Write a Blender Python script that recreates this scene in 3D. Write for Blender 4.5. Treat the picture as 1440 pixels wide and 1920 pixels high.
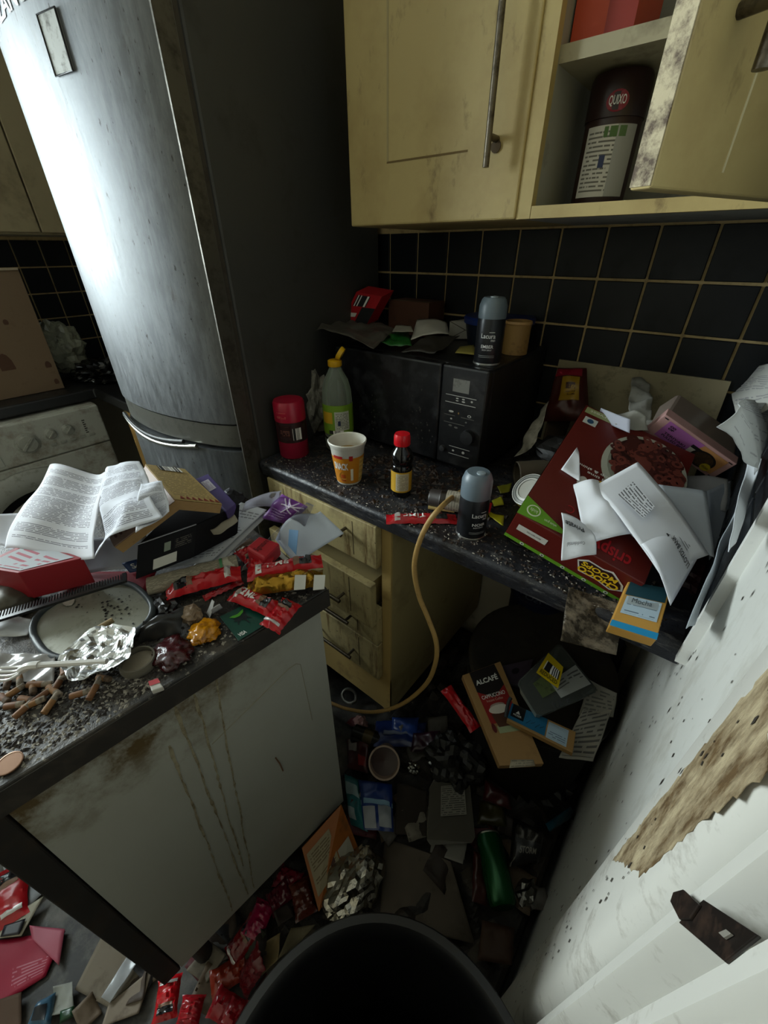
import bpy, bmesh, math, random
from mathutils import Vector, Matrix, noise
for o in list(bpy.data.objects): bpy.data.objects.remove(o)
SC = bpy.context.scene
COL = SC.collection
PI = math.pi

# ---------------------------------------------------------------- camera
CAM_LOC = Vector((0.8934, -1.1463, 1.36))
YAW, PIT, ROL, FPX = 0.68, 0.5703, -0.0043, 766.37
_f = Vector((-math.sin(YAW)*math.cos(PIT), math.cos(YAW)*math.cos(PIT), -math.sin(PIT)))
_r = Vector((math.cos(YAW), math.sin(YAW), 0)); _u = _r.cross(_f)
_r2 = math.cos(ROL)*_r + math.sin(ROL)*_u; _u2 = -math.sin(ROL)*_r + math.cos(ROL)*_u
cam_data = bpy.data.cameras.new('camera'); cam = bpy.data.objects.new('camera', cam_data); COL.objects.link(cam)
cam_data.sensor_fit = 'HORIZONTAL'; cam_data.sensor_width = 36; cam_data.lens = 36*FPX/1440; cam_data.clip_start = .02
cam.matrix_world = Matrix(((_r2.x,_u2.x,-_f.x,CAM_LOC.x),(_r2.y,_u2.y,-_f.y,CAM_LOC.y),(_r2.z,_u2.z,-_f.z,CAM_LOC.z),(0,0,0,1)))
SC.camera = cam

# ---------------------------------------------------------------- light and exposure
SC.view_settings.view_transform = 'Standard'; SC.view_settings.look = 'None'
SC.view_settings.gamma = 1; SC.view_settings.use_curve_mapping = False
SC.view_settings.exposure = 0.82
W = bpy.data.worlds.new('sky'); SC.world = W; W.use_nodes = True
_bg = W.node_tree.nodes['Background']; _bg.inputs[0].default_value = (.85,.92,1,1); _bg.inputs[1].default_value = 1.0
WIN = dict(y0=-2.45, y1=-1.05, z0=1.06, z1=2.12)        # the kitchen window in the left wall
_l = bpy.data.lights.new('window_daylight','AREA'); _l.shape='RECTANGLE'
_l.size = WIN['y1']-WIN['y0']+.1; _l.size_y = WIN['z1']-WIN['z0']+.1; _l.energy = 105; _l.color = (.975,.985,1)
_lo = bpy.data.objects.new('window_daylight', _l); COL.objects.link(_lo)
_lo.location = (-1.78, (WIN['y0']+WIN['y1'])/2, (WIN['z0']+WIN['z1'])/2+.08)
_lo.rotation_euler = Vector((-1,0,.12)).to_track_quat('Z','Y').to_euler()

# ---------------------------------------------------------------- helpers
def at(u, v, x=None, y=None, z=None):
    """world point on the plane x=, y= or z= that photo pixel (u,v) shows"""
    d = _r2*((u-720)/FPX) - _u2*((v-960)/FPX) + _f
    if z is not None: t = (z-CAM_LOC.z)/d.z
    elif y is not None: t = (y-CAM_LOC.y)/d.y
    else: t = (x-CAM_LOC.x)/d.x
    return CAM_LOC + d*t
def lin(h):
    h = h.lstrip('#'); c = [int(h[i:i+2],16)/255 for i in (0,2,4)]
    return tuple(x/12.92 if x <= .04045 else ((x+.055)/1.055)**2.4 for x in c) + (1,)
def nz(p, s, seed=0.0): return noise.noise(Vector(p)*s + Vector((seed*7.31, seed*3.17, seed*1.93)))

class G:
    """tiny node-graph helper"""
    def __init__(s, name):
        s.m = bpy.data.materials.new(name); s.m.use_nodes = True; s.t = s.m.node_tree
        s.b = s.t.nodes['Principled BSDF']; s.o = s.t.nodes['Material Output']
    def n(s, typ, props=None, **ins):
        nd = s.t.nodes.new(typ)
        for k, v in (props or {}).items(): setattr(nd, k, v)
        for k, v in ins.items():
            key = int(k[1:]) if k[0] == '_' and k[1:].isdigit() else k.replace('_', ' ')
            s.set(nd.inputs[key], v)
        return nd
    def set(s, inp, v):
        if isinstance(v, bpy.types.NodeSocket): s.t.links.new(v, inp)
        else: inp.default_value = v
    def mth(s, op, a, b=0.0):
        nd = s.t.nodes.new('ShaderNodeMath'); nd.operation = op; s.set(nd.inputs[0], a); s.set(nd.inputs[1], b); return nd.outputs[0]
    def mix(s, f, a, b):
        nd = s.t.nodes.new('ShaderNodeMix'); nd.data_type = 'RGBA'; s.set(nd.inputs[0], f); s.set(nd.inputs[6], a); s.set(nd.inputs[7], b); return nd.outputs[2]
    def ramp(s, f, lo, hi):
        nd = s.t.nodes.new('ShaderNodeMapRange'); s.set(nd.inputs[0], f); nd.inputs[1].default_value = lo; nd.inputs[2].default_value = hi; return nd.outputs[0]
    def coord(s, kind='Object', scale=None):
        c = s.t.nodes.new('ShaderNodeTexCoord').outputs[kind]
        if scale is None: return c
        mp = s.t.nodes.new('ShaderNodeMapping'); s.t.links.new(c, mp.inputs[0]); mp.inputs['Scale'].default_value = scale; return mp.outputs[0]
    def noise(s, co, scale, detail=5, rough=.6):
        nd = s.t.nodes.new('ShaderNodeTexNoise'); s.t.links.new(co, nd.inputs['Vector'])
        nd.inputs['Scale'].default_value = scale; nd.inputs['Detail'].default_value = detail; nd.inputs['Roughness'].default_value = rough; return nd.outputs[0]
    def bump(s, h, strength=.3, dist=.002):
        nd = s.t.nodes.new('ShaderNodeBump'); s.set(nd.inputs['Height'], h); nd.inputs['Strength'].default_value = strength; nd.inputs['Distance'].default_value = dist
        s.t.links.new(nd.outputs[0], s.b.inputs['Normal'])
    def fin(s, col, rough=.5, metal=0.0, spec=None):
        s.set(s.b.inputs['Base Color'], col); s.set(s.b.inputs['Roughness'], rough); s.set(s.b.inputs['Metallic'], metal)
        if spec is not None: s.b.inputs['Specular IOR Level'].default_value = spec
        return s.m
MC = {}
def mat(col, rough=.5, metal=0.0, grime=0.0, gcol='#2a2016', gs=18, bump=0.0, bs=60, stretch=None, spec=None):
    """painted / printed / plastic surface with optional blotchy dirt and fine relief"""
    key = ('m', col, rough, metal, grime, gcol, gs, bump, bs, stretch, spec)
    if key in MC: return MC[key]
    g = G('surface_'+col.strip('#')); co = g.coord('Object', stretch)
    c = lin(col)
    if grime > 0:
        n1 = g.noise(co, gs, 6, .65); n2 = g.noise(co, gs*4.3, 3, .7)
        f = g.mth('MULTIPLY', g.ramp(g.mth('ADD', g.mth('MULTIPLY', n1, .75), g.mth('MULTIPLY', n2, .25)), .62-grime*.3, .80-grime*.22), min(1, .45+grime))
        c = g.mix(f, c, lin(gcol)); rough = g.mth('ADD', g.mth('MULTIPLY', f, .25), rough)
    if bump > 0: g.bump(g.noise(co, bs, 4, .6), bump, .002)
    MC[key] = g.fin(c, rough, metal, spec); return MC[key]
def clear_mat(tint='#dfe6e4', opacity=.25, rough=.12, dirt=0.0):
    """thin clear plastic film or tub wall"""
    key = ('c', tint, opacity, rough, dirt)
    if key in MC: return MC[key]
    g = G('clear_plastic'); g.fin(lin(tint), rough)
    tr = g.n('ShaderNodeBsdfTransparent', None, Color=lin(tint)); mx = g.t.nodes.new('ShaderNodeMixShader')
    fr = g.n('ShaderNodeFresnel'); fr.inputs[0].default_value = 1.45
    fac = g.mth('MINIMUM', g.mth('ADD', g.mth('MULTIPLY', fr.outputs[0], .8), opacity), 1.0)
    if dirt:
        dn = g.noise(g.coord('Object', (1,2.2,1)), 34, 6, .7); fac = g.mth('MINIMUM', g.mth('ADD', fac, g.mth('MULTIPLY', g.ramp(dn, .42, .62), dirt)), 1.0); g.bump(dn, .6, .004)
    g.t.links.new(fac, mx.inputs[0]); g.t.links.new(tr.outputs[0], mx.inputs[1]); g.t.links.new(g.b.outputs[0], mx.inputs[2])
    g.t.links.new(mx.outputs[0], g.o.inputs[0]); MC[key] = g.m; return g.m
def print_mat(base, ink='#3b3b40', rows=30, cols=26, x0=.08, x1=.92, y0=.08, y1=.92, thr=.44, gap=.42, rough=.75, grime=.0, gcol='#9b8d74', seed=0.0):
    """page with rows of small illegible print, laid out in the sheet's own UV"""
    key = ('p', base, ink, rows, cols, x0, x1, y0, y1, thr, gap, rough, grime, gcol, seed)
    if key in MC: return MC[key]
    g = G('printed_page'); uv = g.coord('UV'); sp = g.n('ShaderNodeSeparateXYZ', None, Vector=uv); u, v = sp.outputs[0], sp.outputs[1]
    row = g.mth('MULTIPLY', v, rows); fl = g.mth('FLOOR', row); fr = g.mth('FRACT', row)
    line = g.mth('MULTIPLY', g.mth('GREATER_THAN', fr, .3), g.mth('LESS_THAN', fr, .72))
    cv = g.n('ShaderNodeCombineXYZ', None, X=g.mth('MULTIPLY', u, cols), Y=g.mth('MULTIPLY', fl, 3.71), Z=seed)
    words = g.mth('GREATER_THAN', g.noise(cv.outputs[0], 1.0, 1, .4), thr)
    cg = g.n('ShaderNodeCombineXYZ', None, X=seed+2.0, Y=g.mth('MULTIPLY', fl, .31), Z=1.7)
    para = g.mth('GREATER_THAN', g.noise(cg.outputs[0], 1.0, 0, .5), gap)
    m = g.mth('MULTIPLY', g.mth('GREATER_THAN', u, x0), g.mth('LESS_THAN', u, x1))
    m = g.mth('MULTIPLY', m, g.mth('MULTIPLY', g.mth('GREATER_THAN', v, y0), g.mth('LESS_THAN', v, y1)))
    f = g.mth('MULTIPLY', g.mth('MULTIPLY', line, words), g.mth('MULTIPLY', para, m))
    c = lin(base)
    if grime > 0:
        gf = g.mth('MULTIPLY', g.ramp(g.noise(g.coord('Object'), 14, 5, .65), .6-grime*.3, .8), .7); c = g.mix(gf, c, lin(gcol))
    c = g.mix(g.mth('MULTIPLY', f, .85), c, lin(ink)); MC[key] = g.fin(c, rough, 0, .25); return g.m
def bar_mat(n=36, seed=0.0):
    key = ('b', n, seed)
    if key in MC: return MC[key]
    g = G('barcode'); sp = g.n('ShaderNodeSeparateXYZ', None, Vector=g.coord('UV'))
    wn = g.n('ShaderNodeTexWhiteNoise', {'noise_dimensions':'1D'}, W=g.mth('ADD', g.mth('FLOOR', g.mth('MULTIPLY', sp.outputs[0], n)), seed))
    MC[key] = g.fin(g.mix(g.mth('GREATER_THAN', wn.outputs[0], .5), lin('#e4e2dc'), lin('#17171a')), .6); return g.m
def foil_mat(col='#c9cbcc', rough=.22):
    key = ('f', col, rough)
    if key in MC: return MC[key]
    g = G('foil'); co = g.coord('Object'); g.bump(g.noise(co, 70, 4, .6), .5, .003); MC[key] = g.fin(lin(col), rough, 1.0); return g.m

ORG = {}
class MB:
    """collects geometry in world coordinates; build() links it as one mesh object"""
    def __init__(s, M=None): s.v = []; s.f = []; s.uv = {}; s.M = M
    def add(s, vs, fs, uvs=None):
        k = len(s.v)
        for i, p in enumerate(vs):
            p = Vector(p); s.v.append(s.M @ p if s.M else p)
            if uvs: s.uv[k+i] = uvs[i]
        s.f += [tuple(k+i for i in f) for f in fs]; return s
    def hexa(s, p):   # 8 points: bottom 4 ccw, top 4 ccw
        return s.add(p, [(3,2,1,0),(4,5,6,7),(0,1,5,4),(1,2,6,5),(2,3,7,6),(3,0,4,7)])
    def box(s, a, b):
        (x0,y0,z0),(x1,y1,z1) = a, b
        return s.hexa([(x0,y0,z0),(x1,y0,z0),(x1,y1,z0),(x0,y1,z0),(x0,y0,z1),(x1,y0,z1),(x1,y1,z1),(x0,y1,z1)])
    def prism(s, poly, d):
        """polygon (list of points) swept by vector d"""
        n = len(poly); d = Vector(d); a = [Vector(q) for q in poly]; b = [q+d for q in a]
        return s.add(a+b, [tuple(range(n-1,-1,-1)), tuple(range(n,2*n))] + [(i,(i+1)%n,n+(i+1)%n,n+i) for i in range(n)])
    def lathe(s, prof, c, n=32, ax=(0,0,1), a0=0, a1=2*PI, cap=True, uv=False):
        q = Vector((0,0,1)).rotation_difference(Vector(ax).normalized()).to_matrix(); c = Vector(c)
        full = abs(a1-a0-2*PI) < 1e-6; m = n if full else n+1; vs = []; us = []
        for j, (r, z) in enumerate(prof):
            for i in range(m):
                a = a0+(a1-a0)*i/n; vs.append(c + q @ Vector((r*math.cos(a), r*math.sin(a), z))); us.append((i/n, j/max(1,len(prof)-1)))
        fs = [(j*m+i, j*m+(i+1)%m, (j+1)*m+(i+1)%m, (j+1)*m+i) for j in range(len(prof)-1) for i in range(n)]
        if cap and full:
            if prof[0][0] > 1e-5: fs.append(tuple(range(m-1,-1,-1)))
            if prof[-1][0] > 1e-5: fs.append(tuple((len(prof)-1)*m+i for i in range(m)))
        return s.add(vs, fs, us if uv else None)
    def tube(s, pts, r, n=10, closed=False, rs=None):
        pts = [Vector(q) for q in pts]; N = len(pts); vs = []; up = None
        for i, q in enumerate(pts):
            t = ((pts[(i+1)%N]-pts[i-1]) if closed else (pts[min(i+1,N-1)]-pts[max(i-1,0)])).normalized()
            if up is None: up = t.orthogonal().normalized()
            up = (up - t*up.dot(t)).normalized(); w = t.cross(up); rr = rs[i] if rs else r
            vs += [q + up*math.cos(2*PI*k/n)*rr + w*math.sin(2*PI*k/n)*rr for k in range(n)]
        M = N if closed else N-1
        fs = [(i*n+k, i*n+(k+1)%n, ((i+1)%N)*n+(k+1)%n, ((i+1)%N)*n+k) for i in range(M) for k in range(n)]
        if not closed: fs += [tuple(range(n-1,-1,-1)), tuple((N-1)*n+k for k in range(n))]
        return s.add(vs, fs)
    def grid(s, fn, nu, nv, thick=0.0006):
        """closed thin shell over fn(s,t) with UV"""
        P = [[Vector(fn(i/nu, j/nv)) for i in range(nu+1)] for j in range(nv+1)]; vs=[]; us=[]
        nrm = []
        for j in range(nv+1):
            for i in range(nu+1):
                a = P[j][min(i+1,nu)]-P[j][max(i-1,0)]; b = P[min(j+1,nv)][i]-P[max(j-1,0)][i]; c = a.cross(b)
                nrm.append(c.normalized() if c.length > 1e-12 else Vector((0,0,1)))
                vs.append(P[j][i]); us.append((i/nu, j/nv))
        n = len(vs); W_ = nu+1
        fs = [(j*W_+i, j*W_+i+1, (j+1)*W_+i+1, (j+1)*W_+i) for j in range(nv) for i in range(nu)]
        if thick:
            vs2 = [v-nrm[k]*thick for k, v in enumerate(vs)]
            fs += [tuple(n+i for i in reversed(f)) for f in fs]
            rim = [i for i in range(nu)] + [j*W_+nu for j in range(nv)] + [nv*W_+i for i in range(nu,0,-1)] + [j*W_ for j in range(nv,0,-1)]
            fs += [(rim[(k+1)%len(rim)], rim[k], n+rim[k], n+rim[(k+1)%len(rim)]) for k in range(len(rim))]
            vs = vs+vs2; us = us+us
        return s.add(vs, fs, us)
    def build(s, name, m, parent=None, smooth=False, bevel=0.0, subsurf=0):
        if parent is not None: org = ORG[parent.name]
        else:
            xs=[p.x for p in s.v]; ys=[p.y for p in s.v]; zs=[p.z for p in s.v]
            org = Vector(((min(xs)+max(xs))/2, (min(ys)+max(ys))/2, min(zs)))
        me = bpy.data.meshes.new(name); me.from_pydata([p-org for p in s.v], [], s.f); me.update()
        if s.uv:
            ul = me.uv_layers.new(name='UVMap')
            for l in me.loops: ul.data[l.index].uv = s.uv.get(l.vertex_index, (0,0))
        me.materials.append(m)
        o = bpy.data.objects.new(name, me); COL.objects.link(o); ORG[o.name] = org
        if parent is not None: o.parent = parent
        else: o.location = org
        if smooth:
            for p in me.polygons: p.use_smooth = True
            es = o.modifiers.new('edges','EDGE_SPLIT'); es.split_angle = math.radians(38)
        if bevel:
            b = o.modifiers.new('bevel','BEVEL'); b.width = bevel; b.segments = 2; b.limit_method = 'ANGLE'; b.angle_limit = math.radians(40)
        return o
def tag(o, label=None, cat=None, group=None, kind=None):
    if label: o['label'] = label
    if cat: o['category'] = cat
    if group: o['group'] = group
    if kind: o['kind'] = kind
    return o
def thing(name, label, cat, loc, group=None, kind=None):
    o = bpy.data.objects.new(name, None); COL.objects.link(o); o.location = loc; o.empty_display_size = .02
    ORG[o.name] = Vector(loc); return tag(o, label, cat, group, kind)
def struct(o): o['kind'] = 'structure'; return o
def quad(c, s, t):
    a = c[0].lerp(c[1], s); b = c[3].lerp(c[2], s); return a.lerp(b, t)
def qn(c): return (c[1]-c[0]).cross(c[3]-c[0]).normalized()
def px4(pts, z):
    zs = z if isinstance(z, (list,tuple)) else [z]*4
    return [at(u, v, z=q) for (u, v), q in zip(pts, zs)]
def up4(c):  # make the quad's normal point upwards / to the camera
    return c if qn(c).dot(CAM_LOC-c[0]) > 0 else [c[1],c[0],c[3],c[2]]
def decal(parent, c, r, m, name='print', off=.0006, poly=None, n=1, label=None):
    """flat print on a quad face; r = (s0,t0,s1,t1) in face coordinates, or poly = list of (s,t)"""
    N = qn(c); mb = MB()
    if poly: mb.add([quad(c,s,t)+N*off for s,t in poly], [tuple(range(len(poly)))], poly)
    else:
        s0,t0,s1,t1 = r
        mb.add([quad(c,s,t)+N*off for s,t in ((s0,t0),(s1,t0),(s1,t1),(s0,t1))], [(0,1,2,3)], [(0,0),(1,0),(1,1),(0,1)])
    o = mb.build(name, m, parent)
    if label: o['label'] = label
    return o
def ell(cx, cy, rx, ry, n=28, a0=0, a1=2*PI): return [(cx+rx*math.cos(a0+(a1-a0)*i/n), cy+ry*math.sin(a0+(a1-a0)*i/n)) for i in range(n)]
TXT = {}
def text_geo(body, bold=0.0):
    k = (body, bold)
    if k not in TXT:
        cu = bpy.data.curves.new('t','FONT'); cu.body = body; cu.size = 1; cu.offset = bold; cu.resolution_u = 3
        ob = bpy.data.objects.new('t', cu); COL.objects.link(ob); bpy.context.view_layer.update()
        me = bpy.data.meshes.new_from_object(ob)
        vs = [v.co.copy() for v in me.vertices]; fs = [tuple(p.vertices) for p in me.polygons]
        x0=min(v.x for v in vs); x1=max(v.x for v in vs); y0=min(v.y for v in vs); y1=max(v.y for v in vs)
        TXT[k] = ([((v.x-x0)/(x1-x0), (v.y-y0)/(y1-y0)) for v in vs], fs, (x1-x0)/(y1-y0))
        bpy.data.objects.remove(ob); bpy.data.meshes.remove(me)
    return TXT[k]
def lettering(parent, body, fn, m, bold=.0, name='lettering'):
    """fn maps (0..1, 0..1) of the word's box onto the surface"""
    vs, fs, _ = text_geo(body, bold)
    return MB().add([fn(x, y) for x, y in vs], fs).build(name, m, parent)
def ftext(parent, body, c, r, m, bold=0.0, off=.0009, flip=False, rot=False):
    s0,t0,s1,t1 = r; N = qn(c)
    def fn(x, y):
        if flip: x, y = 1-x, 1-y
        if rot: x, y = y, 1-x
        return quad(c, s0+(s1-s0)*x, t0+(t1-t0)*y)+N*off
    return lettering(parent, body, fn, m, bold)
def ctext(parent, body, c, r, a0, a1, z0, z1, m, bold=0.0):
    c = Vector(c)
    return lettering(parent, body, lambda x, y: c+Vector((r*math.cos(a0+(a1-a0)*x), r*math.sin(a0+(a1-a0)*x), z0+(z1-z0)*y)), m, bold)
def cpatch(parent, c, r, a0, a1, z0, z1, m, name='label', n=14, r1=None):
    mb = MB(); r1 = r1 or r
    mb.lathe([(r, z0), (r1, z1)], c, n, a0=a0, a1=a1, cap=False, uv=True); return mb.build(name, m, parent, smooth=True)
def facing(c): return math.atan2(CAM_LOC.y-c[1], CAM_LOC.x-c[0])
def qbox(name, label, cat, c, thick, m, down=None, group=None, bevel=.0012, part='carton'):
    """box under a quad top face; returns (root, top quad, box quads by side)"""
    c = up4(c); N = Vector(down) if down else -qn(c); d = N*thick
    base = sum((q+d for q in c), Vector())/4
    root = thing(name, label, cat, base, group)
    MB().hexa([q+d for q in c]+list(c)).build(part, m, root, bevel=bevel)
    sides = [[c[i]+d, c[(i+1)%4]+d, c[(i+1)%4], c[i]] for i in range(4)]
    return root, c, sides
def sheet_fn(c, amp=.003, sc=30, seed=0, lift=None, ridge=0.0):
    N = qn(c)
    def fn(s, t):
        p = quad(c, s, t); h = amp*nz(p, sc, seed)
        if ridge: h += ridge*(noise.voronoi(p*sc*.8+Vector((seed,seed*2,0)))[0][0]-.35)
        if lift: h += lift(s, t)
        return p+N*h
    return fn
def sheet(name, label, cat, c, m, amp=.003, sc=30, seed=0, lift=None, ridge=0.0, n=(14,14), thick=.0006, parent=None, smooth=True, group=None):
    c = up4(c); mb = MB().grid(sheet_fn(c, amp, sc, seed, lift, ridge), n[0], n[1], thick); o = mb.build(name, m, parent)
    if smooth:
        for p in o.data.polygons: p.use_smooth = True
    if parent is None: tag(o, label, cat, group)
    elif label: o['label'] = label
    return o
def stext(parent, body, fn, N, m, bold=.0, off=.0012):
    return lettering(parent, body, lambda x, y: Vector(fn(x, y))+N*off, m, bold)
def crumple(name, label, cat, c, rad, m, seed=0, amp=.25, sc=2.2, sub=4, parent=None, smooth=False, flat=0.0, group=None, rotz=0.0, kind=None):
    """crumpled lump: bag, ball of paper or foil; c = centre of its base"""
    bm = bmesh.new(); bmesh.ops.create_icosphere(bm, subdivisions=sub, radius=1)
    R = Matrix.Rotation(rotz, 3, 'Z'); vs = []
    for v in bm.verts:
        p = v.co.normalized(); q = p*sc+Vector((seed*5.1, seed*2.3, seed))
        h = 1+amp*(noise.noise(q)+.6*(noise.voronoi(q*1.9)[0][0]-.4)+.35*noise.noise(q*3.7))
        w = R @ Vector((p.x*rad[0]*h, p.y*rad[1]*h, p.z*rad[2]*h)); w.z = max(w.z, -rad[2]*(.75-flat)); vs.append(Vector(c)+w+Vector((0,0,rad[2]*(.75-flat))))
    fs = [tuple(v.index for v in f.verts) for f in bm.faces]; bm.free()
    o = MB().add(vs, fs).build(name, m, parent)
    if smooth:
        for p in o.data.polygons: p.use_smooth = True
    if parent is None: tag(o, label, cat, group, kind)
    elif label: o['label'] = label
    return o
# ================================================================ the room
M_PAINT = mat('#bdb5a2', .7, grime=.25, gcol='#5b4d36', gs=5)
M_GROUT = mat('#b39c6e', .85, grime=.35, gcol='#5a4a30', gs=30)
M_TILE = mat('#101418', .4, grime=.35, gcol='#0a0907', gs=9, spec=.25)
M_CREAM = mat('#bb9f62', .55, grime=.35, gcol='#5c4425', gs=6)
M_WHITE = mat('#cfcfca', .5, grime=.18, gcol='#6a6458', gs=10)
M_BLACK = mat('#0b0c0e', .5)
M_STEEL = mat('#6d665a', .38, 1.0, grime=.5, gcol='#2a2118', gs=40)
M_DARKW = mat('#23242a', .45, grime=.55, gcol='#3a3029', gs=14, bump=.35, bs=110)
M_INK = mat('#141416', .6); M_PWHITE = mat('#dcdcd8', .6)
def vinyl():
    g = G('floor_vinyl'); co = g.coord('Object'); n = g.noise(co, 9, 7, .7)
    g.bump(g.noise(co, 50, 4), .4); return g.fin(g.mix(g.ramp(n, .42, .68), lin('#1b1a18'), lin('#5d5850')), .55)
struct(MB().box((-1.7,-3.0,-.05),(2.3,.15,0)).build('floor', vinyl()))
struct(MB().box((-1.9,-3.1,2.42),(2.4,.2,2.5)).build('ceiling', mat('#dcd8cc', .8)))
def wall(name, a, b, m=M_PAINT): return struct(MB().box(a, b).build(name, m))
wall_back = wall('wall_back', (-1.576,0,0), (1.1,.12,2.42))
wall_left = thing('wall_left', None, None, (-1.576,-1.5,0)); struct(wall_left)
w = WIN
for a, b in (((-1.72,w['y1'],0),(-1.576,.12,2.42)), ((-1.72,-3.0,0),(-1.576,w['y0'],2.42)), ((-1.72,w['y0'],0),(-1.576,w['y1'],w['z0'])), ((-1.72,w['y0'],w['z1']),(-1.576,w['y1'],2.42))):
    MB().box(a, b).build('wall_panel', M_PAINT, wall_left)
wall('wall_front', (-1.7,-3.1,0), (2.4,-3.0,2.42))
WR = .985
wall_right = wall('wall_right', (WR,-.885,0), (1.12,0,2.42), mat('#c6c6c0', .5, grime=.3, gcol='#8a8372', gs=9, stretch=(1,1,.5)))
wall('wall_right_beyond', (WR,-3.0,0), (1.12,-1.9,2.42)); wall('wall_hall', (2.3,-3.0,0), (2.4,.15,2.42)); wall('wall_hall_end', (1.12,0,0), (2.3,.15,2.42))
wall('wall_right_over_door', (WR,-1.9,2.05), (1.12,-.885,2.42))
# window
win = thing('window_1', None, None, (-1.65,(w['y0']+w['y1'])/2,w['z0'])); struct(win)
mf = mat('#c9c9c4', .45); yc = (w['y0']+w['y1'])/2
for a, b in (((-1.69,w['y0'],w['z0']),(-1.62,w['y1'],w['z0']+.05)), ((-1.69,w['y0'],w['z1']-.05),(-1.62,w['y1'],w['z1'])), ((-1.69,w['y0'],w['z0']),(-1.62,w['y0']+.05,w['z1'])), ((-1.69,w['y1']-.05,w['z0']),(-1.62,w['y1'],w['z1'])), ((-1.69,yc-.03,w['z0']),(-1.62,yc+.03,w['z1']))):
    MB().box(a, b).build('window_frame', mf, win)
for a, b in ((w['y0']+.05,yc-.03),(yc+.03,w['y1']-.05)):
    MB().box((-1.658,a,w['z0']+.05),(-1.654,b,w['z1']-.05)).build('pane', clear_mat('#eef4f4', .04, .05), win)
MB().box((-1.6,w['y0']-.03,w['z0']-.03),(-1.5,w['y1']+.03,w['z0'])).build('window_sill', mf, win)
# tiles, one by one
def tile_mesh():
    bm = bmesh.new(); bmesh.ops.create_cube(bm, size=1)
    for v in bm.verts: v.co = Vector((v.co.x*.0945, v.co.y*.007, v.co.z*.0945))
    bmesh.ops.bevel(bm, geom=bm.edges[:], offset=.0012, segments=1, affect='EDGES'); me = bpy.data.meshes.new('tile'); bm.to_mesh(me); bm.free(); me.materials.append(M_TILE); return me
TM = tile_mesh()
def tiles(wallobj, locs, rz):
    for i, l in enumerate(locs):
        o = bpy.data.objects.new('tile', TM); COL.objects.link(o); o.parent = wallobj; o.location = Vector(l)-ORG[wallobj.name]
        o.rotation_euler = (random.uniform(-.006,.006), random.uniform(-.006,.006), rz)
random.seed(4)
ZT = 1.402
MB().box((-.06,-.004,.9),(WR,0,ZT+.012)).build('grout', M_GROUT, wall_back)
tiles(wall_back, [(.05+.1*i, -.006, ZT-.05-.1*j) for i in range(-1,10) for j in range(5) if .05+.1*i < .96], 0)
MB().box((-1.576,-1.0,.9),(-1.572,0,ZT+.012)).build('grout', M_GROUT, wall_left)
tiles(wall_left, [(-1.570, -.545+.05+.1*i, ZT-.05-.1*j) for i in range(-4,5) for j in range(5)], PI/2)
MB().box((WR-.004,-.622,.9),(WR,0,ZT+.012)).build('grout', mat('#b9b4a4', .8, grime=.3, gs=30), wall_right)
tiles(wall_right, [(WR-.006, -.572+.1*i, ZT-.05-.1*j) for i in range(0,6) for j in range(5)], PI/2)
MB().box((WR-.012,-.634,.9),(WR,-.622,2.0)).build('tile_edging', mat('#d6d6d2', .4, grime=.1, gs=12), wall_right)
# door frame on the right: one vertical moulding profile, with the bare wood patch and the lock keep
fr = thing('trim_1', None, None, (.985,-.98,0)); struct(fr)
prof = [(1.0,-.885),(.978,-.885),(.968,-.889),(.9635,-.897),(.9625,-.93),(.9625,-.974),(.966,-.982),(.974,-.989),(.986,-.993),(.988,-.999),(.970,-1.001),(.9655,-1.004),(.9655,-1.012),(.971,-1.015),(.986,-1.018),(.988,-1.038),(.970,-1.041),(.964,-1.044),(.964,-1.052),(.969,-1.055),(.984,-1.058),(.984,-1.10),(1.0,-1.10)]
MFR = mat('#c4c2ba', .42, grime=.3, gcol='#5a4a36', gs=26)
MB().prism([(x,y,0) for x,y in prof], (0,0,2.06)).build('architrave', MFR, fr, smooth=True)
def ragged(poly, x, amp, seed, thick=.0012):
    random.seed(seed); out = []
    for i, q in enumerate(poly):
        a = at(*q, x=x); b = at(*poly[(i+1)%len(poly)], x=x); k = max(2, int((b-a).length/.006))
        for j in range(k):
            p = a.lerp(b, j/k); out.append(p+Vector((0, random.uniform(-amp,amp), random.uniform(-amp,amp))))
    return out
g = G('bare_wood'); co = g.coord('Object', (1,1,.35)); n1 = g.noise(co, 45, 7, .7); n2 = g.noise(co, 160, 4, .7)
g.bump(n2, .6, .003); M_BARE = g.fin(g.mix(g.ramp(n1, .40, .62), g.mix(n2, lin('#35240f'), lin('#6b522c')), lin('#a8997a')), .75)
pl = ragged([(1442,1250),(1300,1425),(1150,1611),(1205,1640),(1262,1590),(1300,1555),(1360,1510),(1442,1448)], .9625, .0022, 3)
MB().prism(pl, (-.0003,0,0)).build('bare_wood_patch', M_BARE, fr)
kp = thing('door_keep', 'dark rusted metal lock keep screwed to the white door frame', 'lock', at(1345,1740,x=.96))
MK = mat('#1b1410', .5, .4, grime=.4, gcol='#3a2516', gs=60)
body = [at(u,v,x=.9625) for u,v in ((1318,1686),(1420,1752),(1357,1802),(1272,1729))]
MB().prism(body, (.0014,0,0)).build('keep_plate', MK, kp, bevel=.0004)
MB().prism([at(u,v,x=.9612) for u,v in ((1256,1690),(1262,1672),(1280,1667),(1310,1695),(1292,1722),(1272,1722))], (.0014,0,0)).build('latch_tongue', MK, kp, bevel=.0004)
MB().prism([at(u,v,x=.9622) for u,v in ((1352,1752),(1366,1746),(1376,1754),(1362,1762))], (-.0008,0,0)).build('slot', mat('#b7b2a6', .4, .6), kp)
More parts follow.
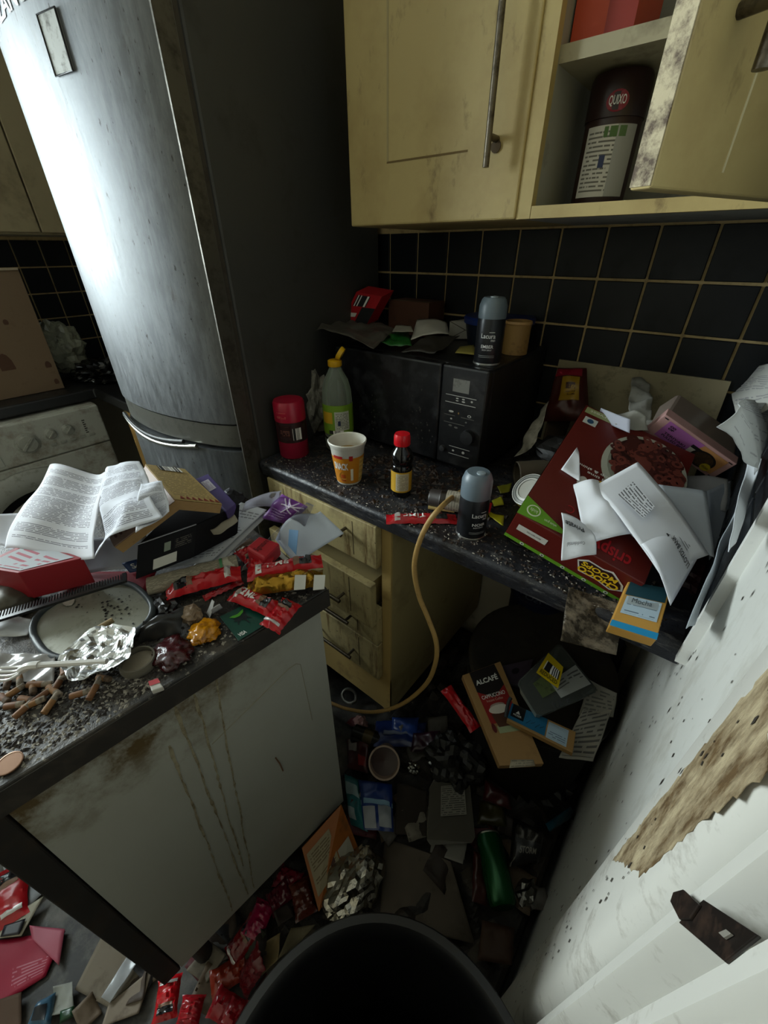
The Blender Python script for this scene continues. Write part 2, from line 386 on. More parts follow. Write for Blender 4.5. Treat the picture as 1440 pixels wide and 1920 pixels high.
# specks of dirt on the white wall and frame
random.seed(8); mb = MB()
for i in range(190):
    y = random.uniform(-.86,-.42); z = random.uniform(.15,1.25); x = WR-.0006
    a = random.uniform(.0008,.0022); l = a*random.uniform(1,5)
    mb.add([(x,y-a,z),(x,y,z-l),(x,y+a,z),(x,y,z+l)], [(0,1,2,3)])
for i in range(60):
    y = random.uniform(-.955,-.905); z = random.uniform(.5,1.2); x = .9618; a = random.uniform(.0006,.0018); l = a*random.uniform(1,4)
    mb.add([(x,y-a,z),(x,y,z-l),(x,y+a,z),(x,y,z+l)], [(0,1,2,3)])
o = mb.build('dirt_specks', mat('#2c251c', .8), wall_right); o['kind'] = 'stuff'

# ================================================================ worktop and drawers
def edge_prof(y0, y1, z0, z1, r=.012, n=5):
    P = [(y1,z0),(y0+r*.5,z0)]
    P += [(y0+r-r*math.cos(a), z1-r+r*math.sin(a)) for a in [PI/2*i/n for i in range(n+1)]]
    return P+[(y1,z1)]
g = G('worktop_laminate'); co = g.coord('Object'); n1 = g.noise(co, 10, 7, .7); n2 = g.noise(co, 90, 5, .7); n3 = g.noise(g.coord('Object',(.4,1,2.5)), 60, 5, .75)
c = g.mix(g.ramp(n1, .45, .7), lin('#26272c'), lin('#16110d')); c = g.mix(g.mth('MULTIPLY', g.ramp(n3, .56, .72), .55), c, lin('#8b8782'))
g.bump(n2, .5, .003); M_TOP = g.fin(c, g.ramp(n2, .1, 1.1), 0, .4)
wt = MB().prism([(.035,y,z) for y,z in edge_prof(-.6,-.004,.86,.9)], (.95-.002,0,0)).build('worktop', M_TOP, smooth=True)
tag(wt, 'dark grey speckled laminate worktop under the microwave, caked in grime', 'worktop')
du = thing('drawer_unit', 'cream kitchen drawer unit with stained fronts below the dark worktop', 'drawers', (.25,-.3,.17))
M_CRS = mat('#a39264', .55, grime=.3, gcol='#6b5838', gs=5)
MB().box((.435,-.57,.17),(.452,-.02,.859)).build('side_panel', M_CRS, du); MB().box((.045,-.57,.17),(.062,-.02,.859)).build('side_panel', M_CRS, du)
MB().box((.062,-.57,.17),(.435,-.02,.19)).build('base_panel', M_CRS, du); MB().box((.062,-.035,.19),(.435,-.02,.859)).build('back_panel', M_CRS, du)
MB().box((.045,-.575,.17),(.452,-.57,.32)).build('plinth_rail', M_CREAM, du); MB().box((.425,-.576,.17),(.452,-.57,.859)).build('frame_strip', M_CREAM, du)
g = G('drawer_paint'); co = g.coord('Object',(1,1,.12)); n1 = g.noise(co, 34, 6, .7); n2 = g.noise(g.coord('Object'), 9, 6, .65); n4 = g.noise(g.coord('Object'), 120, 3)
c = g.mix(g.mth('MULTIPLY', g.ramp(n1, .52, .64), .8), lin('#b3a374'), lin('#5e4018')); c = g.mix(g.mth('MULTIPLY', g.ramp(n2, .48, .72), .8), c, lin('#3a2a17')); c = g.mix(g.ramp(n4, .68, .72), c, lin('#22180e'))
M_DRW = g.fin(c, .5)
for k, (z0, z1, dy, tilt) in enumerate(((.738,.857,0,0),(.566,.706,-.022,.006),(.474,.604,0,0),(.328,.470,0,0))):
    x0, x1 = .052, .426; y0, y1 = -.597+dy, -.577+dy
    d = MB().hexa([(x0,y0,z0),(x1,y0,z0-tilt),(x1,y1,z0-tilt),(x0,y1,z0),(x0,y0,z1),(x1,y0,z1-tilt),(x1,y1,z1-tilt),(x0,y1,z1)]).build('drawer_front', M_DRW, du, bevel=.002)
    MB().box((x0+.03,y1,z0+.02),(x1-.03,-.05,z1-.03-abs(tilt))).build('drawer_box', M_CRS, d)
    for gx in (.115,.355): MB().box((gx,y0-.0004,z0+.012),(gx+.0022,y0+.001,z1-.012)).build('groove', mat('#4a3d24', .8), d)
    hz = (z0+z1)/2+(.02 if k == 0 else -.008); h0, h1 = .19, .335
    MB().tube([(h0-.012,y0-.028,hz),(h1+.012,y0-.028,hz)], .005).build('handle', M_STEEL, d, smooth=True)
    for hx in (h0, h1): MB().tube([(hx,y0,hz),(hx,y0-.028,hz)], .004).build('handle_post', M_STEEL, d, smooth=True)

# ================================================================ wall cupboards
g = G('cupboard_paint'); co = g.coord('Object'); n1 = g.noise(co, 5, 6, .65); n2 = g.noise(g.coord('Object',(1,1,.5)), 22, 6, .7)
c = g.mix(g.mth('MULTIPLY', g.ramp(n1, .45, .8), .55), lin('#b5a26c'), lin('#7d5c28')); c = g.mix(g.mth('MULTIPLY', g.ramp(n2, .58, .74), .7), c, lin('#4e371a'))
M_CUP = g.fin(c, .5)
g = G('mouldy_edge'); co = g.coord('Object'); n1 = g.noise(co, 40, 7, .75); M_MOLD = g.fin(g.mix(g.ramp(n1, .4, .58), lin('#4a3824'), lin('#b5a888')), .7); g.bump(n1, .5)
M_CIN = mat('#9a9a92', .6, grime=.3, gcol='#54503f', gs=8)
def bar_handle(parent, a, b, r, off):
    a, b, off = Vector(a), Vector(b), Vector(off)
    MB().tube([a+off,b+off], r).build('handle', M_STEEL, parent, smooth=True)
    for t in (.12,.88):
        p = a.lerp(b, t); MB().tube([p,p+off], r*.9).build('handle_post', M_STEEL, parent, smooth=True)
cb = thing('wall_cupboard', 'closed cream wall cupboard with a long steel bar handle beside the fridge', 'cupboard', (.33,-.15,1.404))
for a, b in (((.134,-.3,1.404),(.150,-.002,2.12)),((.510,-.3,1.404),(.526,-.002,2.12)),((.150,-.3,1.404),(.510,-.002,1.420)),((.150,-.3,2.104),(.510,-.002,2.12)),((.150,-.012,1.420),(.510,-.002,2.104))):
    MB().box(a, b).build('carcass_panel', M_CUP, cb)
dr = MB().box((.136,-.322,1.404),(.522,-.302,2.12)).build('door', M_CUP, cb, bevel=.003)
for x0,z0,x1,z1 in ((.238,1.506,.242,2.02),(.238,1.5035,.418,1.5065)):
    MB().box((x0,-.3226,z0),(x1,-.3215,z1)).build('groove', mat('#6b5730', .8) if z1 < 1.6 else mat('#a1946a', .7), dr)
bar_handle(dr, (.472,-.322,1.475), (.472,-.322,1.80), .0055, (0,-.03,0))
for zc in (1.505,): MB().lathe([(.0001,0),(.009,.001),(.009,.003),(.0001,.004)], (.472,-.322,zc), 14, ax=(0,-1,0)).build('dirty_mark', mat('#4a3a22', .8), dr)
cb2 = thing('wall_cupboard', 'open cream wall cupboard with its grimy door swung out beside the tiles', 'cupboard', (.72,-.15,1.404))
for nm, a, b in (('carcass_panel',(.528,-.3,1.404),(.546,-.002,2.12)),('carcass_panel',(.894,-.3,1.404),(.912,-.002,2.12)),('carcass_panel',(.546,-.3,1.404),(.894,-.002,1.421)),('carcass_panel',(.546,-.3,2.104),(.894,-.002,2.12)),('back_panel',(.546,-.012,1.421),(.894,-.002,2.104)),('shelf',(.546,-.295,1.594),(.894,-.014,1.614))):
    MB().box(a, b).build(nm, M_CIN if nm != 'shelf' else mat('#a49c80', .6, grime=.3, gs=9), cb2)
MB().box((.548,-.318,1.404),(.916,-.3,1.4215)).build('front_edge', M_CUP, cb2); MB().box((.5225,-.318,1.404),(.547,-.3,2.12)).build('front_edge', M_CUP, cb2)
H = Vector((.931,-.318,0)); E_ = Vector((.775-.912,-.638+.31,0)); E_.normalize(); Nn = Vector((-E_.y, E_.x, 0)); Wd = .362   # the open door's own frame
if Nn.x < 0: Nn = -Nn
def dpt(s, d, z): return H + E_*s + Nn*d + Vector((0,0,z))
od = MB().hexa([dpt(0,-.02,1.404),dpt(Wd,-.02,1.404),dpt(Wd,0,1.404),dpt(0,0,1.404),dpt(0,-.02,2.12),dpt(Wd,-.02,2.12),dpt(Wd,0,2.12),dpt(0,0,2.12)]).build('door', M_CUP, cb2, bevel=.002)
MB().hexa([dpt(Wd,-.0195,1.406),dpt(Wd+.0012,-.0195,1.406),dpt(Wd+.0012,-.0005,1.406),dpt(Wd,-.0005,1.406),dpt(Wd,-.0195,2.118),dpt(Wd+.0012,-.0195,2.118),dpt(Wd+.0012,-.0005,2.118),dpt(Wd,-.0005,2.118)]).build('edge_band', M_MOLD, od)
for s in (.1,.26): MB().hexa([dpt(s,0,1.42),dpt(s+.003,0,1.42),dpt(s+.003,.0006,1.42),dpt(s,.0006,1.42),dpt(s,0,2.1),dpt(s+.003,0,2.1),dpt(s+.003,.0006,2.1),dpt(s,.0006,2.1)]).build('groove', mat('#cfc39a', .7), od)
bar_handle(od, dpt(Wd-.05,0,1.475), dpt(Wd-.05,0,1.80), .006, Nn*.03)

# ================================================================ left side: wall cupboard, worktop, washing machine
lc = thing('wall_cupboard', 'beige wall cupboard above the black tiles left of the fridge', 'cupboard', (-1.42,-.45,1.41))
M_LC = mat('#8d8062', .6, grime=.3, gcol='#4f3f28', gs=5)
MB().box((-1.57,-.98,1.412),(-1.26,-.03,2.1)).build('body', M_LC, lc); MB().box((-1.262,-.97,1.418),(-1.243,-.515,2.09)).build('door', M_LC, lc, bevel=.003); MB().box((-1.262,-.510,1.418),(-1.243,-.04,2.09)).build('door', M_LC, lc, bevel=.003)
lw = MB().prism([(-1.572,-2.6,.86),(-1.03,-2.6,.86),(-1.03,-.6,.86),(-.735,-.6,.86),(-.735,-.05,.86),(-1.572,-.05,.86)], (0,0,.04)).build('worktop', mat('#121214', .4, grime=.4, gcol='#241d18', gs=12), bevel=.006)
tag(lw, 'black worktop over the washing machine left of the fridge', 'worktop')
ep = thing('end_panel', 'pale wooden end panel standing between washing machine and fridge', 'panel', (-.76,-.35,0))
MB().box((-.79,-.6,0),(-.735,-.575,.859)).build('front_post', mat('#a07a3e', .6, grime=.4, gcol='#5a4020', gs=14, stretch=(1,1,.15)), ep, bevel=.002)
MB().box((-.775,-.575,0),(-.745,-.06,.859)).build('side_board', mat('#77746a', .6, grime=.4, gs=8), ep)
wm = thing('washing_machine', 'grubby white front loading washing machine under the left worktop', 'washing machine', (-1.28,-.92,0))
M_WM = mat('#a3a39a', .45, grime=.45, gcol='#5d4a33', gs=13)
XW = -.98; wy0, wy1 = -1.215, -.62
MB().box((-1.56,wy0,.02),(XW-.015,wy1,.852)).build('body', M_WM, wm, bevel=.008)
MB().box((XW-.02,wy0+.003,.02),(XW-.004,wy1-.003,.70)).build('front_panel', M_WM, wm, bevel=.006)
cp = MB().box((XW-.02,wy0+.003,.704),(XW,wy1-.003,.851)).build('control_panel', M_WM, wm, bevel=.005)
MB().box((XW-.001,wy0+.02,.715),(XW+.003,-.97,.83)).build('detergent_drawer', M_WM, wm, bevel=.003)
MKN = mat('#8f8f86', .4, grime=.3, gs=40)
def knob(y, z, r, name='dial'):
    k = MB().lathe([(r*1.25,0),(r*1.25,.004),(r,.006),(r*.9,.016),(.0001,.017)], (XW,y,z), 28, ax=(1,0,0)).build(name, MKN, wm, smooth=True)
    MB().hexa([Vector((XW+.014,y,z))+Vector(q) for q in ((0,-r*.8,-r*.5),(0,r*.5,r*.8),(0,r*.65,r*.65),(0,-r*.65,-r*.65),(.009,-r*.8,-r*.5),(.009,r*.5,r*.8),(.009,r*.65,r*.65),(.009,-r*.65,-r*.65))]).build('grip', MKN, k)
knob(-.882,.775,.03); knob(-.806,.787,.016,'knob'); knob(-.749,.787,.016,'knob')
for i in range(5): MB().box((XW,-.82+.033*i,.742),(XW+.004,-.80+.033*i,.752)).build('button', MKN, wm, bevel=.0015)
for i in range(7): MB().box((XW,-.695,.756+.008*i),(XW+.0006,-.688 if i % 2 else -.685,.760+.008*i)).build('panel_marking', mat('#2e2a24', .7), wm)
dc = (XW-.004,-.93,.42)
MB().lathe([(.262,-.002),(.262,.010),(.250,.022),(.205,.028),(.185,.020),(.185,.0)], dc, 48, ax=(1,0,0), cap=False).build('door_ring', mat('#8d8d86', .4, grime=.35, gs=25), wm, smooth=True)
MB().lathe([(.184,.018),(.15,.0),(.08,-.02),(.0001,-.026)], dc, 40, ax=(1,0,0), cap=False).build('door_glass', mat('#101113', .12), wm, smooth=True)

# ================================================================ tall fridge freezer
fg = thing('fridge_freezer', 'tall silver fridge freezer with a bowed, grimy front', 'fridge', (.03,-.635,0))
fg.rotation_euler = (0,0,math.radians(5))
FX0, FX1 = -.525, .03; FC, FH = (FX0+FX1)/2, (FX1-FX0)/2
g = G('fridge_front'); co = g.coord('Object',(1,1,.45)); n1 = g.noise(co, 26, 7, .7); n2 = g.noise(co, 7, 5, .6); n3 = g.noise(g.coord('Object',(3,3,1)), 45, 3, .6)
c = g.mix(g.mth('MULTIPLY', g.ramp(n2, .45, .8), .35), lin('#686b6e'), lin('#403d35')); c = g.mix(g.mth('MULTIPLY', g.ramp(n1, .6, .72), .45), c, lin('#443d30')); c = g.mix(g.ramp(n3, .66, .70), c, lin('#231d15'))
n5 = g.noise(g.coord('Object',(4,4,.8)), 16, 6, .75); c = g.mix(g.mth('MULTIPLY', g.ramp(n5, .40, .66), .55), c, lin('#8f9294')); M_FR = g.fin(c, g.mth('ADD', g.mth('MULTIPLY', n5, .5), .27), .8)
M_FS = mat('#42423f', .55, .25, grime=.3, gcol='#2c261d', gs=5)
MB().box((FX0+.004,-.585,.03),(FX1,-.03,1.9)).build('cabinet', M_FS, fg, bevel=.006)
def front_prof(bul, ins=0.0, yb=-.598, n=26, x0=FX0, x1=FX1):
    P = []
    for i in range(n+1):
        x = x0+ins+(x1-x0-2*ins)*i/n; t = (x-FC)/FH; e = max(0, 1-abs(t)**10)**.5
        P.append((x, -.612-(.022+bul*(1-t*t))*e+ins))
    return [(x1-ins,yb)]+[(x0+ins,yb)]+P
def door(z0, z1, name, m, bul=.052, ins=0.0):
    return MB().prism([(x,y,z0) for x,y in front_prof(bul, ins)], (0,0,z1-z0)).build(name, m, fg, smooth=True)
door(1.003, 1.9, 'upper_door', M_FR); door(.08, .93, 'lower_door', M_FR); door(.942, .998, 'handle_band', mat('#7d7d76', .35, .7, grime=.35, gs=18), ins=.004)
MB().box((FX0+.01,-.6,.06),(FX1-.004,-.585,1.89)).build('gasket', mat('#3d372e', .7, grime=.4, gs=30), fg)
MB().box((FX1-.002,-.637,.08),(FX1+.002,-.600,1.9)).build('door_edge_strip', mat('#5d5a52', .4, .6, grime=.5, gs=18), fg)
def fy(x, bul=.052): return -.634-bul*(1-((x-FC)/FH)**2)
lip = [(x, fy(x)-.006, .936-.022*math.sin(PI*(x+.5)/.40) if True else 0) for x in [-.5+.4*i/20 for i in range(21)]]
MB().tube(lip, .006).build('handle_lip', mat('#b9b9b2', .3, .9, grime=.2, gs=30), fg, smooth=True)
MB().tube([(x,y-.002,z+.014) for x,y,z in lip[1:-2]], .0055).build('handle_slot', M_BLACK, fg)
# badge and brand lettering high on the door
def fsurf(x, z, off=.001): return Vector((x, fy(x)-off, z))
bd = [fsurf(-.212,1.622,.003),fsurf(-.158,1.622,.003),fsurf(-.158,1.695,.003),fsurf(-.212,1.695,.003)]
MB().hexa([q+Vector((0,.005,0)) for q in bd]+bd).build('badge', mat('#8f908a', .55, .2, grime=.4, gs=40), fg, bevel=.001)
MB().tube(bd, .0018, closed=True, n=6).build('badge_frame', mat('#2a2a2c', .3, .5), fg)
lettering(fg, 'ZANUSSI', lambda x, y: fsurf(-.375+.21*x, 1.716+.028*y, .0015), mat('#d9dbdc', .25, .6), .02)

# ================================================================ white cabinet in the foreground with its own worktop
PA = math.atan2(.05,.418); e1 = Vector((math.sin(PA), math.cos(PA), 0)); e2 = Vector((-math.cos(PA), math.sin(PA), 0)); P0 = Vector((.45,-1.25,0))
def pp(a, b, z): return P0+e1*a+e2*b+Vector((0,0,z))
def pbox(a0, a1, b0, b1, z0, z1): return MB().hexa([pp(a0,b1,z0),pp(a0,b0,z0),pp(a1,b0,z0),pp(a1,b1,z0),pp(a0,b1,z1),pp(a0,b0,z1),pp(a1,b0,z1),pp(a1,b1,z1)])
pc = thing('base_cabinet', 'white base cabinet with drip stained side panel under the littered worktop', 'cabinet', pp(.2,.28,.15))
g = G('stained_panel'); co = g.coord('Object'); sp = g.n('ShaderNodeSeparateXYZ', None, Vector=co)
n1 = g.noise(co, 12, 6, .7); n2 = g.noise(co, 4, 4, .6)
top = g.mth('MULTIPLY', g.ramp(g.mth('ADD', sp.outputs[2], g.mth('MULTIPLY', n1, .22)), .70, .80), g.ramp(g.mth('ADD', g.mth('MULTIPLY', sp.outputs[1], -1), g.mth('MULTIPLY', n2, .1)), -.10, .10))
c = g.mix(g.mth('MULTIPLY', g.ramp(n2, .45, .75), .25), lin('#a3a399'), lin('#77725f')); c = g.mix(g.mth('MULTIPLY', top, g.ramp(n1, .40, .58)), c, lin('#5b4a2c'))
M_PAN = g.fin(c, .5)
pbox(.0,.42,0,.018,.15,.859).build('side_panel', M_PAN, pc); pbox(0,.42,.56,.578,.15,.859).build('side_panel', M_PAN, pc)
pbox(.402,.42,.018,.56,.15,.859).build('back_panel', M_WHITE, pc); pbox(0,.402,.018,.56,.15,.168).build('base_panel', M_WHITE, pc)
pbox(-.034,-.002,-.002,.578,.15,.858).build('door', mat('#191512', .6, grime=.4, gcol='#3a2c1c', gs=12), pc, bevel=.002)
for a, b in ((.03,.03),(.39,.03),(.03,.54),(.39,.54)): MB().lathe([(.018,0),(.018,.12),(.03,.15)], pp(a,b,0), 14).build('leg', M_BLACK, pc, smooth=True)
# brown drip lines down the panel and the faint rounded scratch outline
random.seed(2)
M_DRIP = mat('#978e74', .7, grime=.6, gcol='#5a4a2e', gs=60)
for a0, a1, z0, z1 in ((.152,.115,.78,.17),(.178,.150,.845,.17),(.205,.165,.845,.30),(.235,.165,.845,.17)):
    mb = MB(); n = 46; L=[]; Rr=[]
    for i in range(n+1):
        t = i/n; a = a0+(a1-a0)*t+.0035*nz((a0*50,t*7,0),1)+.0012*nz((a0*90,t*40,0),1); wv = .0012*(1.3+nz((t*40,a0*9,1),1)*2.2)*(1-.3*t); z = z0+(z1-z0)*t
        L.append(pp(a-wv,-.0005,z)); Rr.append(pp(a+wv,-.0005,z))
    mb.add(L+Rr, [(i,n+1+i,n+2+i,i+1) for i in range(n)]); mb.build('drip_stain', M_DRIP, pc)
mb = MB(); oc = [(.30,.69),(.375,.77),(.385,.765),(.39,.75),(.395,.6)]
ol = [pp(.20,-.0004,.72),pp(.345,-.0004,.765),pp(.36,-.0004,.764),pp(.368,-.0004,.755),pp(.372,-.0004,.58)]
MB().tube(ol, .0007, n=5).build('scratch_outline', mat('#8d8875', .7), pc)
MB().tube([pp(.285,-.0004,.56),pp(.29,-.0004,.53),pp(.292,-.0004,.50)], .0014, n=5).build('smear', mat('#6b4a30', .8), pc)
g = G('littered_laminate'); co = g.coord('Object'); n1 = g.noise(co, 16, 7, .7); n2 = g.noise(co, 80, 5, .75)
c = g.mix(g.ramp(n1, .42, .62), lin('#1c1a19'), lin('#4c453c')); c = g.mix(g.mth('MULTIPLY', g.ramp(n2, .58, .68), .8), c, lin('#a29a8c')); g.bump(n2, .6, .003)
pw = pbox(-.06,.432,-.012,.62,.86,.9).build('worktop', g.fin(c, .5), bevel=.003)
tag(pw, 'dark edged worktop covered in letters, wrappers and cigarette ends', 'worktop')
MB().hexa([pp(-.06,-.0125,.861),pp(-.06,-.014,.861),pp(.433,-.014,.861),pp(.433,-.0125,.861),pp(-.06,-.0125,.897),pp(-.06,-.014,.897),pp(.433,-.014,.897),pp(.433,-.0125,.897)]).build('edge_strip', mat('#2a2622', .55, grime=.4, gcol='#4a4036', gs=20), pw)
# ================================================================ in the open wall cupboard
R_ = random.Random(11)
M_RED = mat('#a8141c', .45); M_YEL = mat('#d8b01e', .5); M_LBL = mat('#c9c7bf', .6)
def lab(ink='#55524c', base='#c8c6be', rows=16, cols=14, seed=0., gap=.3): return print_mat(base, ink, rows, cols, .06,.94,.05,.95, .42, gap, seed=seed)
c = Vector((.617,-.20,1.4225)); a = facing(c)
dm = thing('gravy_drum', 'brown gravy granules drum with printed white label inside the open cupboard', 'drum', c)
MB().lathe([(.041,0),(.0425,.004),(.0425,.142),(.041,.146)], c, 36).build('tub', mat('#2c1714', .4), dm, smooth=True)
MB().lathe([(.0445,.1),(.0445,.148),(.042,.154),(.0001,.155)], c+Vector((0,0,.012)), 36).build('lid', mat('#241011', .35), dm, smooth=True)
cpatch(dm, c, .0430, a-.95, a+.75, .012, .103, lab(seed=1.))
cpatch(dm, c, .0433, a+.18, a+.95, .012, .103, mat('#9d9d98', .6), 'label_strip')
cpatch(dm, c, .0433, a-.25, a-.05, .05, .066, mat('#1d2c55', .5), 'emblem')
for k, (x0, x1) in enumerate(((-.62,-.36),(-.30,-.04),(.02,.16))): cpatch(dm, c, .0433, a-x1-.1, a-x0-.1, .088, .101, mat('#4b6b34', .6), 'green_mark')
MB().add([c+Vector((.0453*math.cos(a-.03+.36*math.cos(k*.35)),.0453*math.sin(a-.03+.36*math.cos(k*.35)),.1295+.013*math.sin(k*.35))) for k in range(18)], [tuple(range(18))]).build('brand_oval', mat('#7c1226', .5), dm)
ctext(dm, 'QUIXO', c, .0457, a-.30, a+.24, .123, .136, M_PWHITE, .01)
rb = thing('food_box', 'orange red food carton on the upper shelf of the open cupboard', 'box', (.60,-.2,1.6145))
MB().box((.549,-.272,1.6145),(.636,-.15,1.78)).build('carton', mat('#b5401c', .5), rb, bevel=.001)
fq_ = [Vector((.549,-.272,1.6145)),Vector((.636,-.272,1.6145)),Vector((.636,-.272,1.78)),Vector((.549,-.272,1.78))]
decal(rb, fq_, (.55,.0,1.,1.), mat('#8a2214', .5), 'dark_side'); decal(rb, fq_, (.08,.42,.5,.6), mat('#c9a08a', .5), 'pale_print')

# ================================================================ microwave
mw = thing('microwave_oven', 'black microwave oven with a greasy door standing on the worktop', 'microwave', (.30,-.18,.9))
X0, X1, XS, YF, Z0, Z1 = .075, .522, .408, -.34, .914, 1.15
M_MW = mat('#101114', .38, grime=.35, gcol='#2e2c29', gs=14, bump=.15, bs=90)
M_MD = mat('#0d0e12', .28, grime=.5, gcol='#34343a', gs=18)  # the blotch tint also paints a dusty bluish sheen into the door colour
MB().box((X0,YF+.02,Z0),(X1,-.015,Z1)).build('casing', M_MW, mw, bevel=.006)
MB().box((X0,YF,Z0+.002),(XS-.0012,YF+.024,Z1-.001)).build('door', M_MD, mw, bevel=.005)
cpn = MB().box((XS+.0012,YF,Z0+.002),(X1,YF+.024,Z1-.001)).build('control_panel', M_MW, mw, bevel=.005)
for x in (X0+.04, X1-.04):
    for y in (-.29,-.06): MB().lathe([(.013,0),(.015,.014)], (x,y,.9), 14).build('foot', M_BLACK, mw)
mq = [Vector((XS+.002,YF,Z0)),Vector((X1-.002,YF,Z0)),Vector((X1-.002,YF,Z1)),Vector((XS+.002,YF,Z1))]
decal(mw, mq, (.27,.765,.64,.885), mat('#6f6f69', .5, grime=.3, gs=60), 'display')
ML = mat('#a9a8a2', .6); ML2 = mat('#55544f', .6)
for s0,t0,s1,m in ((.12,.725,.82,ML),(.12,.655,.82,ML),(.12,.53,.38,ML2),(.52,.53,.82,ML2),(.12,.455,.62,ML2),(.30,.215,.80,ML),(.30,.135,.80,ML)):
    decal(mw, mq, (s0,t0,s1,t0+.006), m, 'panel_line')
for s0,t0,w_,h_,m in ((.36,.70,.07,.012,ML),(.50,.70,.07,.014,ML),(.36,.678,.07,.012,ML),(.50,.676,.08,.016,ML),(.70,.69,.05,.02,ML),(.22,.56,.12,.022,ML),(.44,.555,.03,.022,mat('#8a6a35',.6)),(.66,.545,.09,.028,ML),(.27,.49,.05,.018,ML),(.62,.485,.05,.02,ML2),(.24,.42,.09,.02,ML2),(.38,.41,.09,.02,ML2),(.38,.165,.06,.022,ML),(.62,.165,.07,.03,ML)):
    decal(mw, mq, None, m, 'button_mark', poly=ell(s0+w_/2, t0+h_/2, w_/2, h_/2, 8))
decal(mw, mq, (.685,.552,.725,.566), M_BLACK, 'button_mark', off=.0009)
MB().lathe([(.017,0),(.016,.012),(.0001,.013)], (XS+.083,YF,Z0+.085), 24, ax=(0,-1,0)).build('knob', M_BLACK, mw, smooth=True)
MB().lathe([(.008,0),(.007,.006),(.0001,.007)], (XS+.018,YF,Z0+.04), 16, ax=(0,-1,0)).build('knob', mat('#2c2c2e',.5), mw, smooth=True)
random.seed(5); mb = MB()
for i in range(70):
    x = random.choice((random.gauss(.2,.03), random.gauss(.36,.03))); z = random.gauss(1.0,.035); r = random.uniform(.0006,.0022)
    if X0+.01 < x < XS-.01 and Z0+.01 < z < Z1-.01: mb.add([(x+r*math.cos(k),YF-.0005,z+r*1.4*math.sin(k)) for k in (0,1.2,2.4,3.7,5)], [(0,1,2,3,4)])
mb.build('grease_spots', mat('#4a4844', .6), mw)

# things on the microwave
ZM = 1.151
def on_mw(u, v, z=ZM): return at(u, v, z=z)
def spray_can(name, label, c, h, r, cap_frac, word, sub, sh=0.0):
    t = thing(name, label, 'spray can', c); a = facing(c)+sh; hc = h*(1-cap_frac)
    MB().lathe([(r*.94,0),(r,.003),(r,hc-.004),(r*.97,hc)], c, 36).build('can', mat('#1f2125', .35, .3), t, smooth=True)
    MB().lathe([(r*.93,-.0005),(r*1.02,0),(r*1.02,.0035),(r*.99,.004)], c, 36, cap=False).build('rim', mat('#b9b9b4', .3, .9), t, smooth=True)
    m = mat('#5d6a73', .4)
    MB().lathe([(r*.985,hc),(r*1.0,hc+.003),(r*.99,h*.88),(r*.86,h*.965),(r*.72,h),(.0001,h)], c, 36).build('cap', m, t, smooth=True)
    MB().lathe([(r*.30,h*.95),(r*.28,h+.002),(.0001,h+.003)], c+Vector((r*.32*math.cos(a),r*.32*math.sin(a),0)), 16).build('spray_button', mat('#8b979e', .35), t, smooth=True)
    MW_ = mat('#cfd2d2', .5)
    ctext(t, 'Lacura', c, r+.0005, a-.62, a+.42, hc*.60, hc*.70, MW_, .008)
    cpatch(t, c, r+.0004, a-.05, a+.35, hc*.725, hc*.735, MW_, 'brand_arc')
    ctext(t, 'men', c, r+.0005, a+.12, a+.42, hc*.535, hc*.575, MW_, .0)
    ctext(t, word, c, r+.0005, a-.55, a+.35, hc*.385, hc*.455, MW_, .012)
    ctext(t, sub, c, r+.0005, a-.45, a+.25, hc*.33, hc*.36, MW_, .0)
    for k in (.18,.215): cpatch(t, c, r+.0004, a-.7, a+.5, hc*k, hc*k+.0006, mat('#9a9d9d',.5), 'line')
    return t, a, hc
spray_can('spray_can', 'grey and black spray can lettered EMBER standing on top of the microwave', on_mw(912,680), .128, .0285, .30, 'EMBER', 'BODY SPRAY')
q0 = on_mw(885,645)
wb, q, sd = qbox('parcel', 'small off white parcel with folded end behind the spray can on the microwave', 'box', [on_mw(843,602,ZM+.047), on_mw(905,602,ZM+.047), on_mw(905,602,ZM+.047)+Vector((.02,.09,0)), on_mw(843,602,ZM+.047)+Vector((.02,.09,0))], .045, mat('#a8a59c', .75, grime=.2, gs=20), down=(0,0,-1))
for s in sd[:1]:
    for pl in ([(.0,.98),(.02,1),(.5,.53),(.48,.5)], [(0,.02),(.02,0),(.5,.48),(.48,.5)], [(.48,.48),(1,.46),(1,.5),(.48,.52)]): decal(wb, s, None, mat('#4e4a42',.8), 'fold', poly=pl)
c = on_mw(964,662); t = thing('cardboard_tub', 'tan ribbed cardboard tub standing behind the spray can on the microwave', 'tub', c)
MB().lathe([(.029,0),(.029,.07),(.027,.07),(.027,.004),(.0001,.004)], c, 30).build('tub', mat('#93713a', .6, grime=.3, gs=30), t, smooth=True); MB().lathe([(.0295,.064),(.031,.066),(.0295,.071)], c, 30, cap=False).build('rolled_rim', mat('#b08a55', .5), t, smooth=True)
c = Vector((.40,-.06,ZM)); t = thing('plastic_tub', 'blue lidded plastic tub against the tiles at the back of the microwave', 'tub', c)
MB().lathe([(.075,0),(.085,.05)], c, 40).build('tub', mat('#1a2230', .4), t, smooth=True); MB().lathe([(.089,.05),(.09,.062),(.086,.066),(.0001,.066)], c, 40).build('lid', mat('#142a6b', .35), t, smooth=True)
c0 = at(636,612,z=ZM+.01)
rb = [at(637,612,y=-.185), at(686,612,y=-.185), at(716,556,y=-.17), at(668,547,y=-.17)]
bx, q, sd = qbox('tea_box', 'tilted red carton with white barcode label on the microwave by the fridge', 'box', rb, .05, mat('#a3131d', .45), down=(.12,.95,.25))
